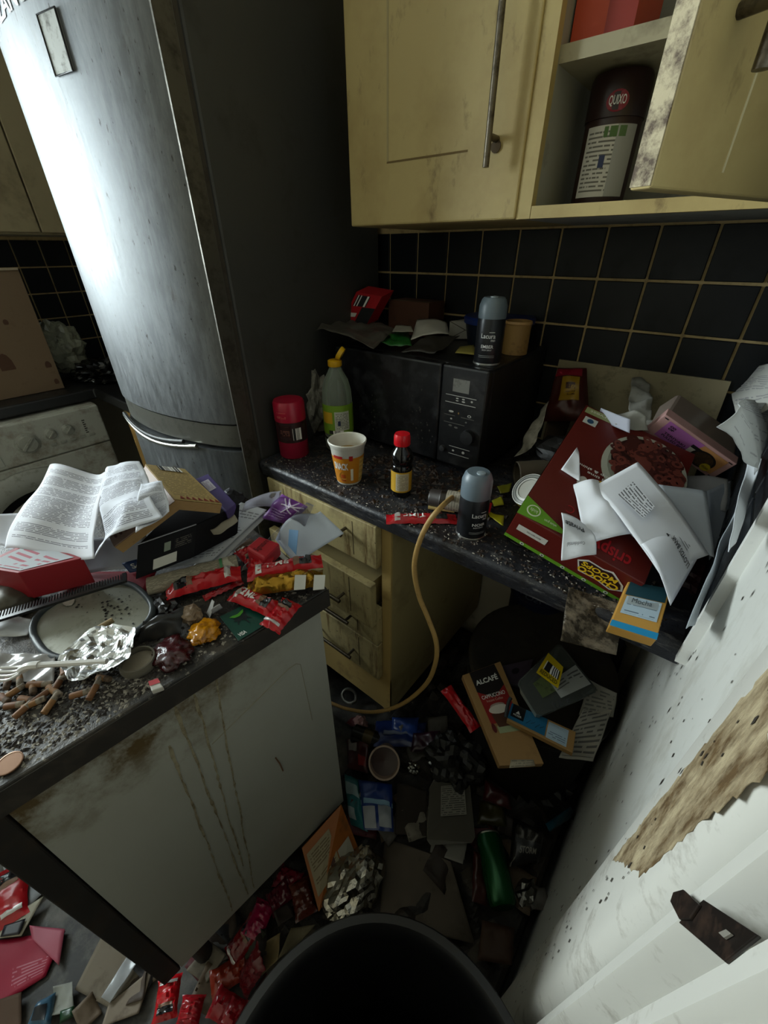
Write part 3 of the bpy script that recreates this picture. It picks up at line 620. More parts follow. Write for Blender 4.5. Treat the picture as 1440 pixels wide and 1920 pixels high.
decal(bx, q, (.12,.62,.62,.93), bar_mat(14), 'barcode'); decal(bx, q, (.5,.05,1.,.6), mat('#15171a', .5), 'black_panel'); decal(bx, q, (.18,.3,.42,.42), M_LBL, 'small_label'); decal(bx, q, (.1,.1,.3,.2), mat('#6e0d15', .5), 'mark')
bb = [Vector((.075,-.11,ZM+.088)),Vector((.215,-.11,ZM+.088)),Vector((.215,-.03,ZM+.088)),Vector((.075,-.03,ZM+.088))]
bx, q, sd = qbox('carton', 'plain brown cardboard carton behind the red box on the microwave', 'box', bb, .087, mat('#4a2917', .7, grime=.3, gs=20)); decal(bx, q, (0,.0,1,.16), mat('#7a6a50', .7), 'flap_edge')
sheet('carrier_bag', 'crumpled grey plastic bag spread over the left of the microwave top', 'bag', [at(592,616,x=.04),on_mw(700,655,ZM+.014),on_mw(745,618,ZM+.03),on_mw(640,592,ZM+.03)], mat('#4b4740', .4, grime=.3, gs=18), .012, 22, 3, ridge=.015, n=(26,22), thick=.001)
sheet('crisp_packet', 'bright green foil packet flattened on the microwave', 'packet', [on_mw(708,646,ZM+.012),on_mw(772,648,ZM+.012),on_mw(765,616,ZM+.03),on_mw(715,618,ZM+.026)], mat('#1d5a22', .3, grime=.15, gs=30), .006, 40, 5, ridge=.008, n=(16,12), thick=.001)
sheet('envelope', 'torn off white envelope lying on the microwave between green packet and parcel', 'envelope', [on_mw(770,638,ZM+.02),on_mw(842,627,ZM+.03),on_mw(838,604,ZM+.045),on_mw(782,600,ZM+.05)], mat('#b3b0a6', .7), .004, 30, 7, n=(10,8), lift=lambda s,t: .008*math.sin(PI*s))
sheet('paper_scrap', 'small pale torn paper behind the green packet on the microwave', 'paper', [on_mw(735,622,ZM+.034),on_mw(775,622,ZM+.038),on_mw(770,610,ZM+.045),on_mw(742,610,ZM+.042)], mat('#8e8a7d', .7), .004, 30, 9, n=(8,6))
sheet('bin_liner', 'black crumpled plastic bag at the front of the microwave top', 'bag', [on_mw(752,660,ZM+.004),on_mw(815,664,ZM+.004),on_mw(862,632,ZM+.03),on_mw(800,632,ZM+.028)], mat('#26231f', .45, grime=.2, gs=20), .006, 35, 12, ridge=.008, n=(18,12), thick=.001)
sheet('sticky_note', 'small pale yellow paper under the spray can on the microwave', 'note', [on_mw(853,665),on_mw(892,668),on_mw(888,650),on_mw(862,653)], mat('#a59a4c', .7), .001, n=(6,4), lift=lambda s,t: .004)

# ================================================================ along the front of the worktop
ZW = .9005
def on_wt(u, v, z=ZW): return at(u, v, z=z)
c = on_wt(553,850); a = facing(c); t = thing('cocoa_drum', 'crimson drinking chocolate drum on the worktop next to the fridge', 'drum', c)
MB().lathe([(.036,0),(.038,.003),(.038,.135),(.036,.138)], c, 36).build('tub', mat('#8e1230', .4), t, smooth=True)
MB().lathe([(.0395,.098),(.0395,.140),(.036,.147),(.0001,.148)], c, 36).build('lid', mat('#a01230', .32), t, smooth=True)
cpatch(t, c, .0384, a-1.3, a+1.3, .045, .098, mat('#2b1315', .45), 'dark_band'); cpatch(t, c, .0387, a+.0, a+.62, .052, .083, bar_mat(22,3.), 'barcode')
cpatch(t, c, .0387, a-.9, a-.1, .06, .09, print_mat('#2b1315','#8a5a4a',8,8,seed=3.), 'small_print'); cpatch(t, c, .0398, a-1.0, a-.2, .108, .125, print_mat('#a01230','#c97a6a',5,8,seed=4.), 'lid_print')
c = on_wt(638,838); a = facing(c); t = thing('squash_bottle', 'clear plastic squash bottle with open yellow cap beside the microwave', 'bottle', c)
MB().lathe([(.033,0),(.038,.006),(.039,.03),(.036,.036),(.039,.042),(.039,.135),(.037,.160),(.030,.185),(.018,.206),(.0145,.214),(.0145,.228)], c, 36, cap=False).build('bottle', clear_mat('#b9c4b6', .22, .1), t, smooth=True)
MB().lathe([(.0365,.002),(.0375,.03),(.0375,.038),(.0001,.039)], c, 30).build('drink', mat('#2b2a1a', .2), t, smooth=True)
cpatch(t, c, .0396, a-1.5, a+1.5, .05, .128, mat('#6f9427', .45), 'label', 26); cpatch(t, c, .0399, a-.25, a+.75, .062, .112, lab('#4f5348','#b9bcae',12,10,7.), 'label_panel'); cpatch(t, c, .0399, a-.7, a+.3, .052, .062, bar_mat(20,5.), 'barcode')
cpatch(t, c, .0402, a-.05, a+.13, .075, .088, mat('#20304e', .5), 'emblem'); cpatch(t, c, .0399, a-1.2, a-.4, .08, .11, mat('#c49a22', .5), 'fruit_print')
MB().lathe([(.0165,.217),(.0175,.219),(.0175,.230),(.0145,.232)], c, 26).build('cap_collar', mat('#c99a10', .35), t, smooth=True)
MB().lathe([(.0001,-.004),(.015,-.003),(.0165,.003),(.0165,.007),(.013,.008),(.012,.004),(.0001,.004)], c+Vector((.016,.008,.246)), 26, ax=(-.62,-.35,.45)).build('flip_cap', mat('#d0a312', .35), t, smooth=True)
crumple('carrier_bag', 'crumpled white printed carrier bag wedged between fridge and squash bottle', 'bag', on_wt(580,806)+Vector((.01,.02,0)), (.042,.05,.10), mat('#8d8a80', .5, grime=.5, gcol='#41332a', gs=22), 4, .4, 2.6, 4, smooth=False)
c = on_wt(655,900); a = facing(c); t = thing('snack_pot', 'orange and white instant snack pot with contents showing on the worktop edge', 'pot', c)
r0, r1, h = .0285, .0405, .102
MB().lathe([(r0-.002,0),(r0,.003),(r1-.0015,h-.012),(r1,h-.01),(r1+.003,h-.003),(r1+.0035,h),(r1+.002,h+.002),(r1-.001,h),(r1-.003,h-.01),(r1-.006,h-.03)], c, 44, cap=False).build('pot', mat('#cfccc2', .45), t, smooth=True)
MB().lathe([(.0001,h-.027),(r1-.006,h-.028)], c, 30, cap=False).build('leftover_food', mat('#a8863e', .5, grime=.4, gcol='#6d4a1c', gs=60, bump=.5, bs=120), t)
def rr(z): return r0+(r1-.0015-r0)*(z-.003)/(h-.015)
cpatch(t, c, rr(.006)+.0004, 0, 2*PI-.001, .006, h-.03, mat('#c07a16', .45, grime=.15, gcol='#8a3c0c', gs=30), 'sleeve', 44, rr(h-.03)+.0004)
def pot_fn(a0,a1,z0,z1,off=.0009): return lambda x,y: c+Vector(((rr(z0+(z1-z0)*y)+off)*math.cos(a0+(a1-a0)*x),(rr(z0+(z1-z0)*y)+off)*math.sin(a0+(a1-a0)*x),z0+(z1-z0)*y))
lettering(t, 'SNACK', pot_fn(a-1.05,a-.02,.042,.06), M_PWHITE, .03); cpatch(t, c, rr(.07)+.0008, a-1.0, a-.35, .070, .077, mat('#a81c16',.5), 'red_tab', 8, rr(.077)+.0008)
for z0,z1,a0,a1,m in ((.066,.078,.05,.28,mat('#a81c16',.5)),(.012,.03,-.6,-.25,mat('#a84a10',.5)),(.014,.045,.12,.3,mat('#e0d9c4',.5)),(.008,.066,.75,1.3,print_mat('#c9a55a','#6a4a1a',20,6,seed=9.))):
    cpatch(t, c, rr(z0)+.0008, a+a0, a+a1, z0, z1, m, 'print', 8, rr(z1)+.0008)
MB().lathe([(.008,0),(.011,.0005)], c+Vector((rr(.03)*math.cos(a-.35),rr(.03)*math.sin(a-.35),.028)), 18, ax=(math.cos(a),math.sin(a),0), cap=False).build('noodle_ring', mat('#d99a3a',.5), t)
c = on_wt(752,925); a = facing(c); t = thing('sauce_bottle', 'soy sauce bottle with bright red cap and yellow label in front of the microwave', 'bottle', c)
MB().lathe([(.019,0),(.0225,.003),(.0225,.062),(.0235,.068),(.0205,.074),(.0235,.08),(.0245,.092),(.021,.103),(.0145,.112),(.013,.12),(.013,.128)], c, 32).build('bottle', mat('#0b0a0a', .12), t, smooth=True)
cpatch(t, c, .0228, a-1.6, a+1.4, .014, .062, mat('#b98f1d', .5), 'label', 22); cpatch(t, c, .0231, a-.55, a+.75, .018, .059, lab('#6b6350','#b5ab90',16,9,12.), 'label_panel')
MB().lathe([(.0165,.118),(.0175,.120),(.0172,.136),(.0155,.142),(.0001,.143)], c, 30).build('cap', mat('#c0101c', .3), t, smooth=True)
spray_can('spray_can', 'grey capped black spray can lettered NOIR by the worktop front edge', on_wt(882,998), .131, .0275, .36, 'NOIR', 'BODY SPRAY', .6)
# lying brown bottle, stick, bits behind the second can
p0, p1 = on_wt(806,932,.922), on_wt(876,944,.922); d = (p1-p0).normalized(); L = (p1-p0).length
t = thing('spice_jar', 'small dark brown jar lying on its side behind the hose', 'jar', (p0+p1)/2-Vector((0,0,.021)))
MB().lathe([(.0001,0),(.017,.0),(.019,.003),(.019,.022),(.0205,.024)], p0, 26, ax=d).build('lid', mat('#2a2420', .45), t, smooth=True)
MB().lathe([(.0205,.024),(.021,.028),(.021,L+.02),(.018,L+.024)], p0, 26, ax=d).build('jar', mat('#1d1712', .2), t, smooth=True)
MB().lathe([(.0213,.036),(.0213,L+.008)], p0, 26, ax=d, cap=False, uv=True).build('label', lab('#7a7468','#a39c8c',9,16,14.), t, smooth=True)
o = MB().lathe([(.0001,0),(.0042,0),(.0042,.055),(.0001,.055)], on_wt(803,951,.9055), 14, ax=(on_wt(845,957,.9055)-on_wt(803,951,.9055))).build('rolled_paper', mat('#b09a5e', .7, grime=.2, gs=40), smooth=True); tag(o, 'thin tan paper tube lying in front of the brown jar', 'paper tube')
def wrapper(name, label, p0, p1, wd, m=None, hgt=.010, seed=0, word='TIME', group=None, dark=True, side=None, text_flip=False, crimp=.16):
    """flow-wrapped bar packet lying between two points"""
    m = m or mat('#a8101a', .28, grime=.12, gcol='#5a0a10', gs=30)
    t = thing(name, label, 'wrapper', (p0+p1)/2-Vector((0,0,hgt*.5)), group); ax = (p1-p0); up = Vector((0,0,1)); sd = (side or up.cross(ax)).normalized(); up = ax.cross(sd).normalized()
    if up.z < 0: up = -up
    def fn(s, tt, off=0.0):
        e = min(1, min(s,1-s)/crimp); e = e*e*(3-2*e); y = (tt-.5)*wd*(1.0+.12*(1-e)+.08*nz((s*5,seed,0),1))
        h = hgt*(.12+.88*e)*math.sqrt(max(0,1-(2*tt-1)**2))*(1+.5*nz((s*9,tt*5,seed),1)) + .0025*nz((s*14,tt*9,seed+3),1) + (0 if e > .6 else .0012*math.sin(tt*40))
        return p0+ax*s+sd*y+up*(h+off)
    MB().grid(fn, 22, 10, .0009).build('foil_sleeve', m, t, smooth=True)
    def patch(nm, s0,s1,t0,t1,mm,off=.0011,n=(8,6)):
        mb = MB().grid(lambda a,b: fn(s0+(s1-s0)*a, t0+(t1-t0)*b, off), n[0], n[1], 0); o = mb.build(nm, mm, t, smooth=True); return o
    if dark:
        patch('dark_print', .70,.86,.18,.85, mat('#16171b', .25)); patch('biscuit_print', .62,.70,.2,.8, mat('#7a5c48',.5)); patch('silver_print', .12,.2,.1,.9, mat('#b9b5b2',.3,.4))
    if word:
        def tf(x,y):
            if text_flip: x,y = 1-x,1-y
            return fn(.24+.32*x, .3+.4*y, .0016)
        lettering(t, word, tf, M_PWHITE, .01)
    return t
wrapper('biscuit_wrapper', 'red biscuit wrapper lying along the worktop edge behind the hose', on_wt(724,974,.902), on_wt(856,974,.902), .030, seed=1, text_flip=True)
# hose over the edge
pts = [on_wt(900,905,.91), on_wt(858,926,.925), at(826,952,y=-.585), at(800,986,y=-.612), at(782,1030,y=-.625), at(777,1070,y=-.63), at(786,1118,y=-.63), at(803,1160,y=-.63), at(818,1205,y=-.63), at(816,1245,y=-.63), at(796,1286,y=-.63), at(750,1322,y=-.635), at(700,1335,y=-.64), at(650,1329,y=-.65), at(600,1310,y=-.66), at(540,1290,y=-.67)]
def spline(P, k=6):
    out = []
    for i in range(len(P)-1):
        a, b, c_, d_ = P[max(i-1,0)], P[i], P[i+1], P[min(i+2,len(P)-1)]
        for j in range(k):
            t = j/k; out.append(.5*((2*b)+(c_-a)*t+(2*a-5*b+4*c_-d_)*t*t+(3*b-a-3*c_+d_)*t**3))
    return out+[P[-1]]
o = MB().tube(spline(pts), .0052, 12).build('rubber_hose', mat('#a5844c', .5, grime=.3, gcol='#6a4a22', gs=50), smooth=True); tag(o, 'thin tan rubber hose drooping over the worktop edge to the floor', 'hose')
# tin, yellow leaves, red bit, ring
c = on_wt(972,962,.9)+Vector((.012,.03,.0)); t = thing('food_tin', 'white and yellow labelled round tin tipped over beside the cereal box', 'tin', c)
ax = Vector((-.35,-.62,.70)).normalized(); cc = c+Vector((0,0,.036))
MB().lathe([(.034,-.03),(.036,-.027),(.036,.018),(.034,.02)], cc, 34, ax=ax).build('tin_body', mat('#2c3a2a', .4), t, smooth=True)
for k,(q0_,q1_,m) in enumerate(((.0362,.034,mat('#c9c9c2',.35)),(.033,.028,mat('#8f918d',.35)),(.027,.022,mat('#c9c9c2',.35)))): MB().lathe([(q0_,.0205),(q1_,.0212+.0003*k)], cc, 34, ax=ax, cap=False).build('lid_ring', m, t, smooth=True)
MB().lathe([(.0001,.0203),(.022,.0203)], cc, 34, ax=ax, cap=False).build('lid', mat('#b9b9b0', .35), t)
MB().lathe([(.0365,-.02),(.0365,.018)], cc, 12, ax=ax, a0=2.2, a1=4.4, cap=False).build('yellow_label', mat('#c9b545', .45), t, smooth=True)
o = MB().tube([on_wt(985,1010,.905)+Vector((.034*math.cos(k*.35),.028*math.sin(k*.35),0)) for k in range(18)], .0022, 8, closed=True).build('wire_ring', mat('#15130f', .4, .6), smooth=True); tag(o, 'dark wire ring lying under the corner of the cereal box', 'ring')
for k, (lb, P, col) in enumerate((('bright yellow plastic scrap between spray can and tin', [(915,958),(945,968),(944,985),(918,968)], '#b5b01a'), ('yellow green film scrap behind the spray can and tin', [(922,938),(940,930),(945,945),(926,948)], '#9a9a24'), ('red plastic sliver beside the black spray can', [(912,958),(918,940),(924,942),(918,962)], '#b01620'), ('olive film scrap in the shade behind the tin', [(932,912),(960,905),(955,922),(938,925)], '#6a6a1a'))):
    sheet('plastic_scrap', lb, 'scrap', [on_wt(*p, .904+.004*k) for p in P], mat(col, .4), .003, 60, k, n=(6,5))
# worktop crumbs and crust
random.seed(21); mb = MB()
def bits(mb, n, gen, smin, smax, zf):
    for i in range(n):
        x, y = gen(); s = random.uniform(smin, smax); z = zf(x, y); a = random.random()*6.28; h = s*random.uniform(.3,.9); l = s*random.uniform(.8,2.2)
        ca, sa = math.cos(a), math.sin(a); P = [(x+ca*l,y+sa*l,z),(x-sa*s,y+ca*s,z),(x-ca*l,y-sa*l,z),(x+sa*s,y-ca*s,z),(x+random.uniform(-s,s)*.5,y+random.uniform(-s,s)*.5,z+h)]
        mb.add(P, [(0,1,4),(1,2,4),(2,3,4),(3,0,4)])
bits(mb, 1500, lambda: (random.uniform(.05,.95), -.595+abs(random.gauss(0,.13))), .0008, .0035, lambda x,y: .9)
o = mb.build('crumbs', mat('#2a1d13', .7, grime=.4, gcol='#4b3a2a', gs=200)); tag(o, 'dark crumbs and dirt strewn over the microwave worktop', 'crumbs', kind='stuff')
mb = MB(); bits(mb, 420, lambda: (random.uniform(.05,.95), -.596+abs(random.gauss(0,.05))), .0006, .002, lambda x,y: .9)
o = mb.build('crumbs', mat('#9a9286', .7)); tag(o, 'pale crumbs scattered along the worktop front edge', 'crumbs', kind='stuff')
mb = MB(); bits(mb, 420, lambda: (random.gauss(.42,.13), random.gauss(-.43,.05)), .003, .008, lambda x,y: .9)
o = mb.build('dried_spill', mat('#22140c', .4, grime=.4, gcol='#5a3a20', gs=90)); tag(o, 'dark brown dried food spill in front of the microwave', 'spill', kind='stuff')

# ================================================================ the heap at the right end of the worktop
# cereal box, solved pose
Rc = Matrix(((.9551,-.0111,.2960),(.1060,.9460,-.3064),(-.2766,.3241,.9047))); Tc = Vector((.7184,-.6020,1.0160)); CW, CH, CT = .2, .30, .07
def cz(x, y, z): return Tc + Rc @ Vector((x, y, z))
t = thing('cereal_box', 'big brown chocolate cereal box tipped upside down across the worktop edge', 'box', cz(CW/2,CH/2,-CT))
M_CB = mat('#58150e', .42); M_GRN = mat('#5e9020', .45)
MB().hexa([cz(0,0,-CT),cz(CW,0,-CT),cz(CW,CH,-CT),cz(0,CH,-CT),cz(0,0,0),cz(CW,0,0),cz(CW,CH,0),cz(0,CH,0)]).build('carton', M_CB, t, bevel=.0015)
F = [cz(0,0,0),cz(CW,0,0),cz(CW,CH,0),cz(0,CH,0)]            # front face
T_ = [cz(0,0,-CT),cz(CW,0,-CT),cz(CW,0,0),cz(0,0,0)]         # narrow top face
S_ = [cz(0,CH,-CT),cz(0,0,-CT),cz(0,0,0),cz(0,CH,0)]         # left side
decal(t, F, None, M_GRN, 'green_band', poly=[(0,.0),(.36,.02),(.36,.045),(0,.135)]); decal(t, S_, (0,0,1,1), mat('#a34a36', .5, grime=.3, gcol='#d8b0a0', gs=26), 'worn_side')
decal(t, F, None, mat('#cfd6c0',.5), 'round_mark', poly=ell(.10,.062,.055,.036,20), off=.0009); decal(t, F, None, M_GRN, 'round_mark', poly=ell(.10,.062,.045,.029,20), off=.0012); ftext(t, 'kids', F, (.07,.05,.13,.072), mat('#cfd6c0',.5), .0, .0015, flip=True)
ftext(t, 'whole grain', F, (.2,.035,.3,.055), mat('#cfd6c0',.5), .0, .0012, flip=True)
# bowl of hoops
decal(t, F, None, mat('#a9aa9c',.4), 'bowl_print', poly=ell(.68,.69,.345,.27,40)); decal(t, F, None, mat('#85877a',.4), 'bowl_print', poly=ell(.68,.70,.30,.23,40), off=.0009)
random.seed(6); mbs = [MB(), MB()]
for i in range(150):
    a_, r_ = random.random()*6.28, math.sqrt(random.random())
    s, q_ = .68+.29*r_*math.cos(a_), .735+.20*r_*math.sin(a_)
    mb = mbs[i%2]; N = qn(F); ro, ri = .0105*random.uniform(.8,1.15), .004; off = .0012+.0012*random.random(); k=len(mb.v); th=random.random()*3; sq=random.uniform(.55,1)
    vs = []
    for R0 in (ro, ri):
        for j in range(9):
            b=2*PI*j/9; dx,dy=R0*math.cos(b),R0*math.sin(b)*sq; ex,ey=dx*math.cos(th)-dy*math.sin(th),dx*math.sin(th)+dy*math.cos(th)
            vs.append(quad(F,s+ex/CW,q_+ey/CH)+N*off)
    mb.add(vs, [(j,(j+1)%9,9+(j+1)%9,9+j) for j in range(9)])
for mb, cl in zip(mbs, ('#451a14','#6d342a')): mb.build('hoop_print', mat(cl,.45), t)
decal(t, F, None, mat('#2a0d0a',.45), 'bowl_shade', poly=ell(.68,.735,.29,.20,40), off=.001)
# mascot area: only plain shapes, no character
for s,q_,rx,ry,cl,of in ((.47,.36,.10,.075,'#c9c6bd',.0009),(.47,.36,.075,.055,'#6b3d3a',.0011),(.42,.34,.05,.04,'#c9a51c',.0013),(.30,.40,.04,.04,'#c9c6bd',.0009),(.45,.43,.07,.035,'#c9a51c',.0012)):
    decal(t, F, None, mat(cl,.45), 'splash_print', poly=ell(s,q_,rx,ry,20), off=of)
decal(t, F, (.02,.93,.36,.985), mat('#8a8f62',.5), 'corner_flash'); ftext(t, 'Harvest', F, (.06,.945,.30,.97), mat('#c9c7b0',.5), .01, flip=True); decal(t, F, (.05,.84,.17,.90), mat('#b9bcb6',.5), 'logo_panel'); decal(t, F, None, mat('#2a4a6a',.5), 'logo_panel', poly=ell(.11,.87,.03,.02,12), off=.001)
decal(t, F, (.60,.30,1.0,.44), mat('#2e0c0c',.45), 'dark_band'); ftext(t, 'hoop & shine', F, (.20,.50,.52,.525), M_PWHITE, .01, flip=True); ftext(t, 'good time', F, (.30,.47,.55,.495), M_PWHITE, .01, flip=True)
ftext(t, 'crispy', F, (.58,.03,.86,.13), mat('#a01018',.45), .02, flip=True); ftext(t, 'C', F, (.30,.16,.36,.21), mat('#8a1018',.45), .0, flip=True)
decal(t, T_, (0,0,1,.13), M_GRN, 'green_edge'); decal(t, T_, (.06,.46,.31,.68), mat('#b9b5ac',.6), 'date_panel'); ftext(t, 'BEST BEFORE', T_, (.14,.55,.26,.6), mat('#4a4a4a',.6), flip=True)
for k in range(5): decal(t, T_, None, mat('#c9cfc0',.5), 'eye_dot', poly=ell(.16+.18*k,.065,.018,.05,14), off=.0009); decal(t, T_, None, mat('#1c2410',.5), 'eye_dot', poly=ell(.16+.18*k,.065,.009,.025,12), off=.0011)
decal(t, T_, None, mat('#c9c6bd',.5), 'logo_outline', poly=[(.56,.62),(.62,.80),(.74,.78),(.80,.86),(.92,.60),(.95,.40),(.88,.22),(.76,.30),(.62,.26)]); decal(t, T_, None, mat('#2a0d0a',.5), 'logo_outline', poly=[(.575,.60),(.63,.76),(.74,.74),(.80,.80),(.905,.58),(.93,.42),(.87,.27),(.76,.34),(.63,.30)], off=.0009)
ftext(t, 'CHOCO', T_, (.60,.30,.915,.50), M_YEL, .04, .0013, flip=True); ftext(t, 'MOOPS', T_, (.60,.53,.87,.70), M_YEL, .03, .0013, flip=True)
# pink meal box in a clear tray
Rp = Matrix(((.8732,-.0257,.4867),(.1422,.9686,-.2040),(-.4661,.2473,.8494))); Tp = Vector((.828,-.075,1.052)); k_ = .70
Tp = CAM_LOC + (Tp-CAM_LOC)*.80; PWd, PT_, PD = .18*.80, .06*.80, .12*.80
def pz(x, y, z): return Tp + Rp @ Vector((x, y, z))
t = thing('meal_box', 'pale pink ready meal sleeve box tilted above the cereal box', 'box', pz(PWd/2,PD/2,-PT_))
MB().hexa([pz(0,0,-PT_),pz(PWd,0,-PT_),pz(PWd,.022,-PT_),pz(0,.022,-PT_),pz(0,0,0),pz(PWd,0,0),pz(PWd,.022,0),pz(0,.022,0)]).build('sleeve', mat('#b98f8c', .5), t, bevel=.001)
MB().hexa([pz(.002,.022,-PT_),pz(PWd-.002,.022,-PT_),pz(PWd-.002,PD,-PT_),pz(.002,PD,-PT_),pz(.002,.022,-.002),pz(PWd-.002,.022,-.002),pz(PWd-.008,PD,-.004),pz(.008,PD,-.004)]).build('tray', clear_mat('#9a8a80', .5, .2), t, bevel=.006)
MB().hexa([pz(.03,.024,-PT_+.005),pz(PWd*.6,.024,-PT_+.005),pz(PWd*.6,PD-.01,-PT_+.005),pz(.03,PD-.01,-PT_+.005),pz(.03,.024,-.014),pz(PWd*.6,.024,-.014),pz(PWd*.6,PD-.01,-.02),pz(.03,PD-.01,-.02)]).build('contents', mat('#7a2a3c', .6, grime=.5, gcol='#2b1a14', gs=40), t)
Fp = [pz(0,0,-PT_),pz(PWd,0,-PT_),pz(PWd,0,0),pz(0,0,0)]
decal(t, Fp, None, mat('#a35fa0',.5), 'pink_panel', poly=[(.10,.16),(.52,.14),(.60,.90),(.10,.90)]); decal(t, Fp, None, mat('#b9824e',.5), 'orange_panel', poly=[(.52,.14),(.93,.14),(.93,.88),(.60,.88)])
decal(t, Fp, None, mat('#1c1511',.5), 'food_print', poly=ell(.72,.42,.16,.34,24), off=.0009); decal(t, Fp, None, mat('#3b2a1c',.5,grime=.5,gcol='#6a4a2a',gs=200), 'food_print', poly=ell(.72,.42,.13,.28,24), off=.0012); decal(t, Fp, None, mat('#b9a11c',.5), 'yellow_roundel', poly=ell(.82,.25,.06,.16,18), off=.0015); ftext(t, 'VEGAN', Fp, (.775,.20,.865,.29), M_INK, .01, .0018)
random.seed(3)
for k in range(16): decal(t, Fp, None, mat('#cfcac0' if (k//2+k)%2 else '#1a1a1c',.5), 'check_print', poly=[(.50+.045*(k//4),.18+.13*(k%4)),(.545+.045*(k//4),.18+.13*(k%4)),(.545+.045*(k//4),.31+.13*(k%4)),(.50+.045*(k//4),.31+.13*(k%4))], off=.0008)
ftext(t, 'CO', Fp, (.15,.72,.23,.80), M_INK, .06); ftext(t, 'OP', Fp, (.15,.62,.23,.70), M_INK, .06); ftext(t, 'TERIYAKI', Fp, (.16,.40,.46,.49), M_INK, .02); ftext(t, 'PULLED BEEF', Fp, (.16,.28,.50,.37), M_INK, .02)
for s,q_ in ((.05,.9),(.95,.9),(.95,.08)): decal(t, Fp, (s-.025,q_-.02,s+.025,q_+.02), M_INK, 'corner_mark')
# letters over the cereal box
M_ENV = mat('#dcdee4', .7, grime=.06, gcol='#8f8a80', gs=12)
def on_box(u, v, h):   # point above the cereal box front face
    P_, N = F[0], qn(F); d = (at(u,v,z=.5)-CAM_LOC).normalized(); k = ((P_+N*h-CAM_LOC).dot(N))/d.dot(N); return CAM_LOC+d*k
A = [on_box(1113,912,.012), on_box(1196,866,.02), on_box(1262,960,.03), on_box(1180,1018,.016)]
en = sheet('envelope', 'white addressed envelope with printed address lying across the cereal box', 'envelope', [on_box(1113,912,.014), on_box(1196,866,.022), on_box(1330,1040,.030), on_box(1228,1082,.020)], M_ENV, .002, 18, 2, n=(12,22), lift=lambda s,t: .012*s*t+.006*math.sin(PI*t))
Eq = up4([on_box(1113,912,.024), on_box(1196,866,.032), on_box(1300,1000,.044), on_box(1210,1050,.036)])
aq = [on_box(1158,928,.034), on_box(1188,902,.036), on_box(1228,950,.042), on_box(1206,972,.040)]
pd = MB().add([p for p in aq], [(0,1,2,3)], [(1,0),(1,1),(0,1),(0,0)]).build('address_print', print_mat('#dcdee4','#3a3a3e',7,14,.0,1,.0,1,.40,.0,seed=22.), en)
ec4 = up4([on_box(1180,1000,.012), on_box(1262,958,.026), on_box(1312,1040,.03), at(1258,1135,z=.975)]); ef = sheet_fn(ec4, .002, 18, 5, lambda s,t: .018*math.sin(PI*t)*s)
en2 = sheet('envelope', 'white envelope with bank horse logo curling down off the cereal box', 'envelope', ec4, M_ENV, .002, 18, 5, n=(14,18), lift=lambda s,t: .018*math.sin(PI*t)*s)
stext(en2, 'LLOYDS BANK', lambda x,y: ef(.30+.10*y,.93-.52*x), qn(ec4), M_INK, .01)
HP = [(.20,.52),(.26,.58),(.24,.66),(.32,.64),(.40,.60),(.60,.62),(.70,.70),(.76,.80),(.80,.74),(.72,.60),(.70,.48),(.78,.36),(.74,.34),(.66,.44),(.60,.36),(.62,.22),(.57,.22),(.55,.38),(.45,.46),(.36,.44),(.28,.34),(.24,.36),(.31,.47)]
MB().add([Vector(ef(.30+.22*y,.42-.20*x))+qn(ec4)*.0012 for x,y in HP], [tuple(range(len(HP)))]).build('horse_emblem', M_INK, en2)
for k in range(3): MB().add([Vector(ef(a_,b_))+qn(ec4)*.0012 for a_,b_ in ((.10+.05*k,.75),(.10+.05*k,.45),(.12+.05*k,.45),(.12+.05*k,.75))], [(0,1,2,3)]).build('small_print', mat('#8a8c92',.6), en2)
lg = [on_box(1232,1032,.052), on_box(1250,1022,.054), on_box(1262,1042,.056), on_box(1246,1054,.052)]
sheet('envelope', 'plain white envelope on the right of the cereal box', 'envelope', [on_box(1235,908,.010), on_box(1325,920,.018), on_box(1340,1045,.02), on_box(1268,1010,.012)], mat('#b9c0c9', .7), .002, 20, 8, n=(10,12))
tw = sheet('letter', 'creased white letter marked Private crumpled over the cereal box corner', 'letter', [on_box(1052,962,.006), on_box(1108,985,.014), on_box(1118,1040,.012), on_box(1052,1052,.006)], M_ENV, .010, 26, 11, ridge=.012, n=(20,18), lift=lambda s,t: .014*math.sin(PI*t))
pc4 = up4([on_box(1052,962,.006), on_box(1108,985,.014), on_box(1118,1040,.012), on_box(1052,1052,.006)]); pf = sheet_fn(pc4, .010, 26, 11, lambda s,t: .014*math.sin(PI*t), .012)
stext(tw, 'Private', lambda x,y: pf(.30+.62*x,.24+.16*y), qn(pc4), M_INK, .01)
stext(tw, 'Confidential', lambda x,y: pf(.35+.5*x,.70+.07*y), qn(pc4), mat('#6a6a6e',.6))
sheet('letter', 'twisted white letter between the marked letter and the addressed envelope', 'letter', [on_box(1076,905,.006), on_box(1122,900,.014), on_box(1200,1000,.014), on_box(1098,1022,.006)], M_ENV, .008, 22, 14, ridge=.010, n=(18,20), lift=lambda s,t: .010*math.sin(PI*s))
sheet('paper_strip', 'torn white paper strip lying on the cereal box front', 'paper', [on_box(1052,880,.003), on_box(1082,838,.004), on_box(1086,848,.004), on_box(1088,902,.005)], M_ENV, .003, 40, 17, n=(6,12))
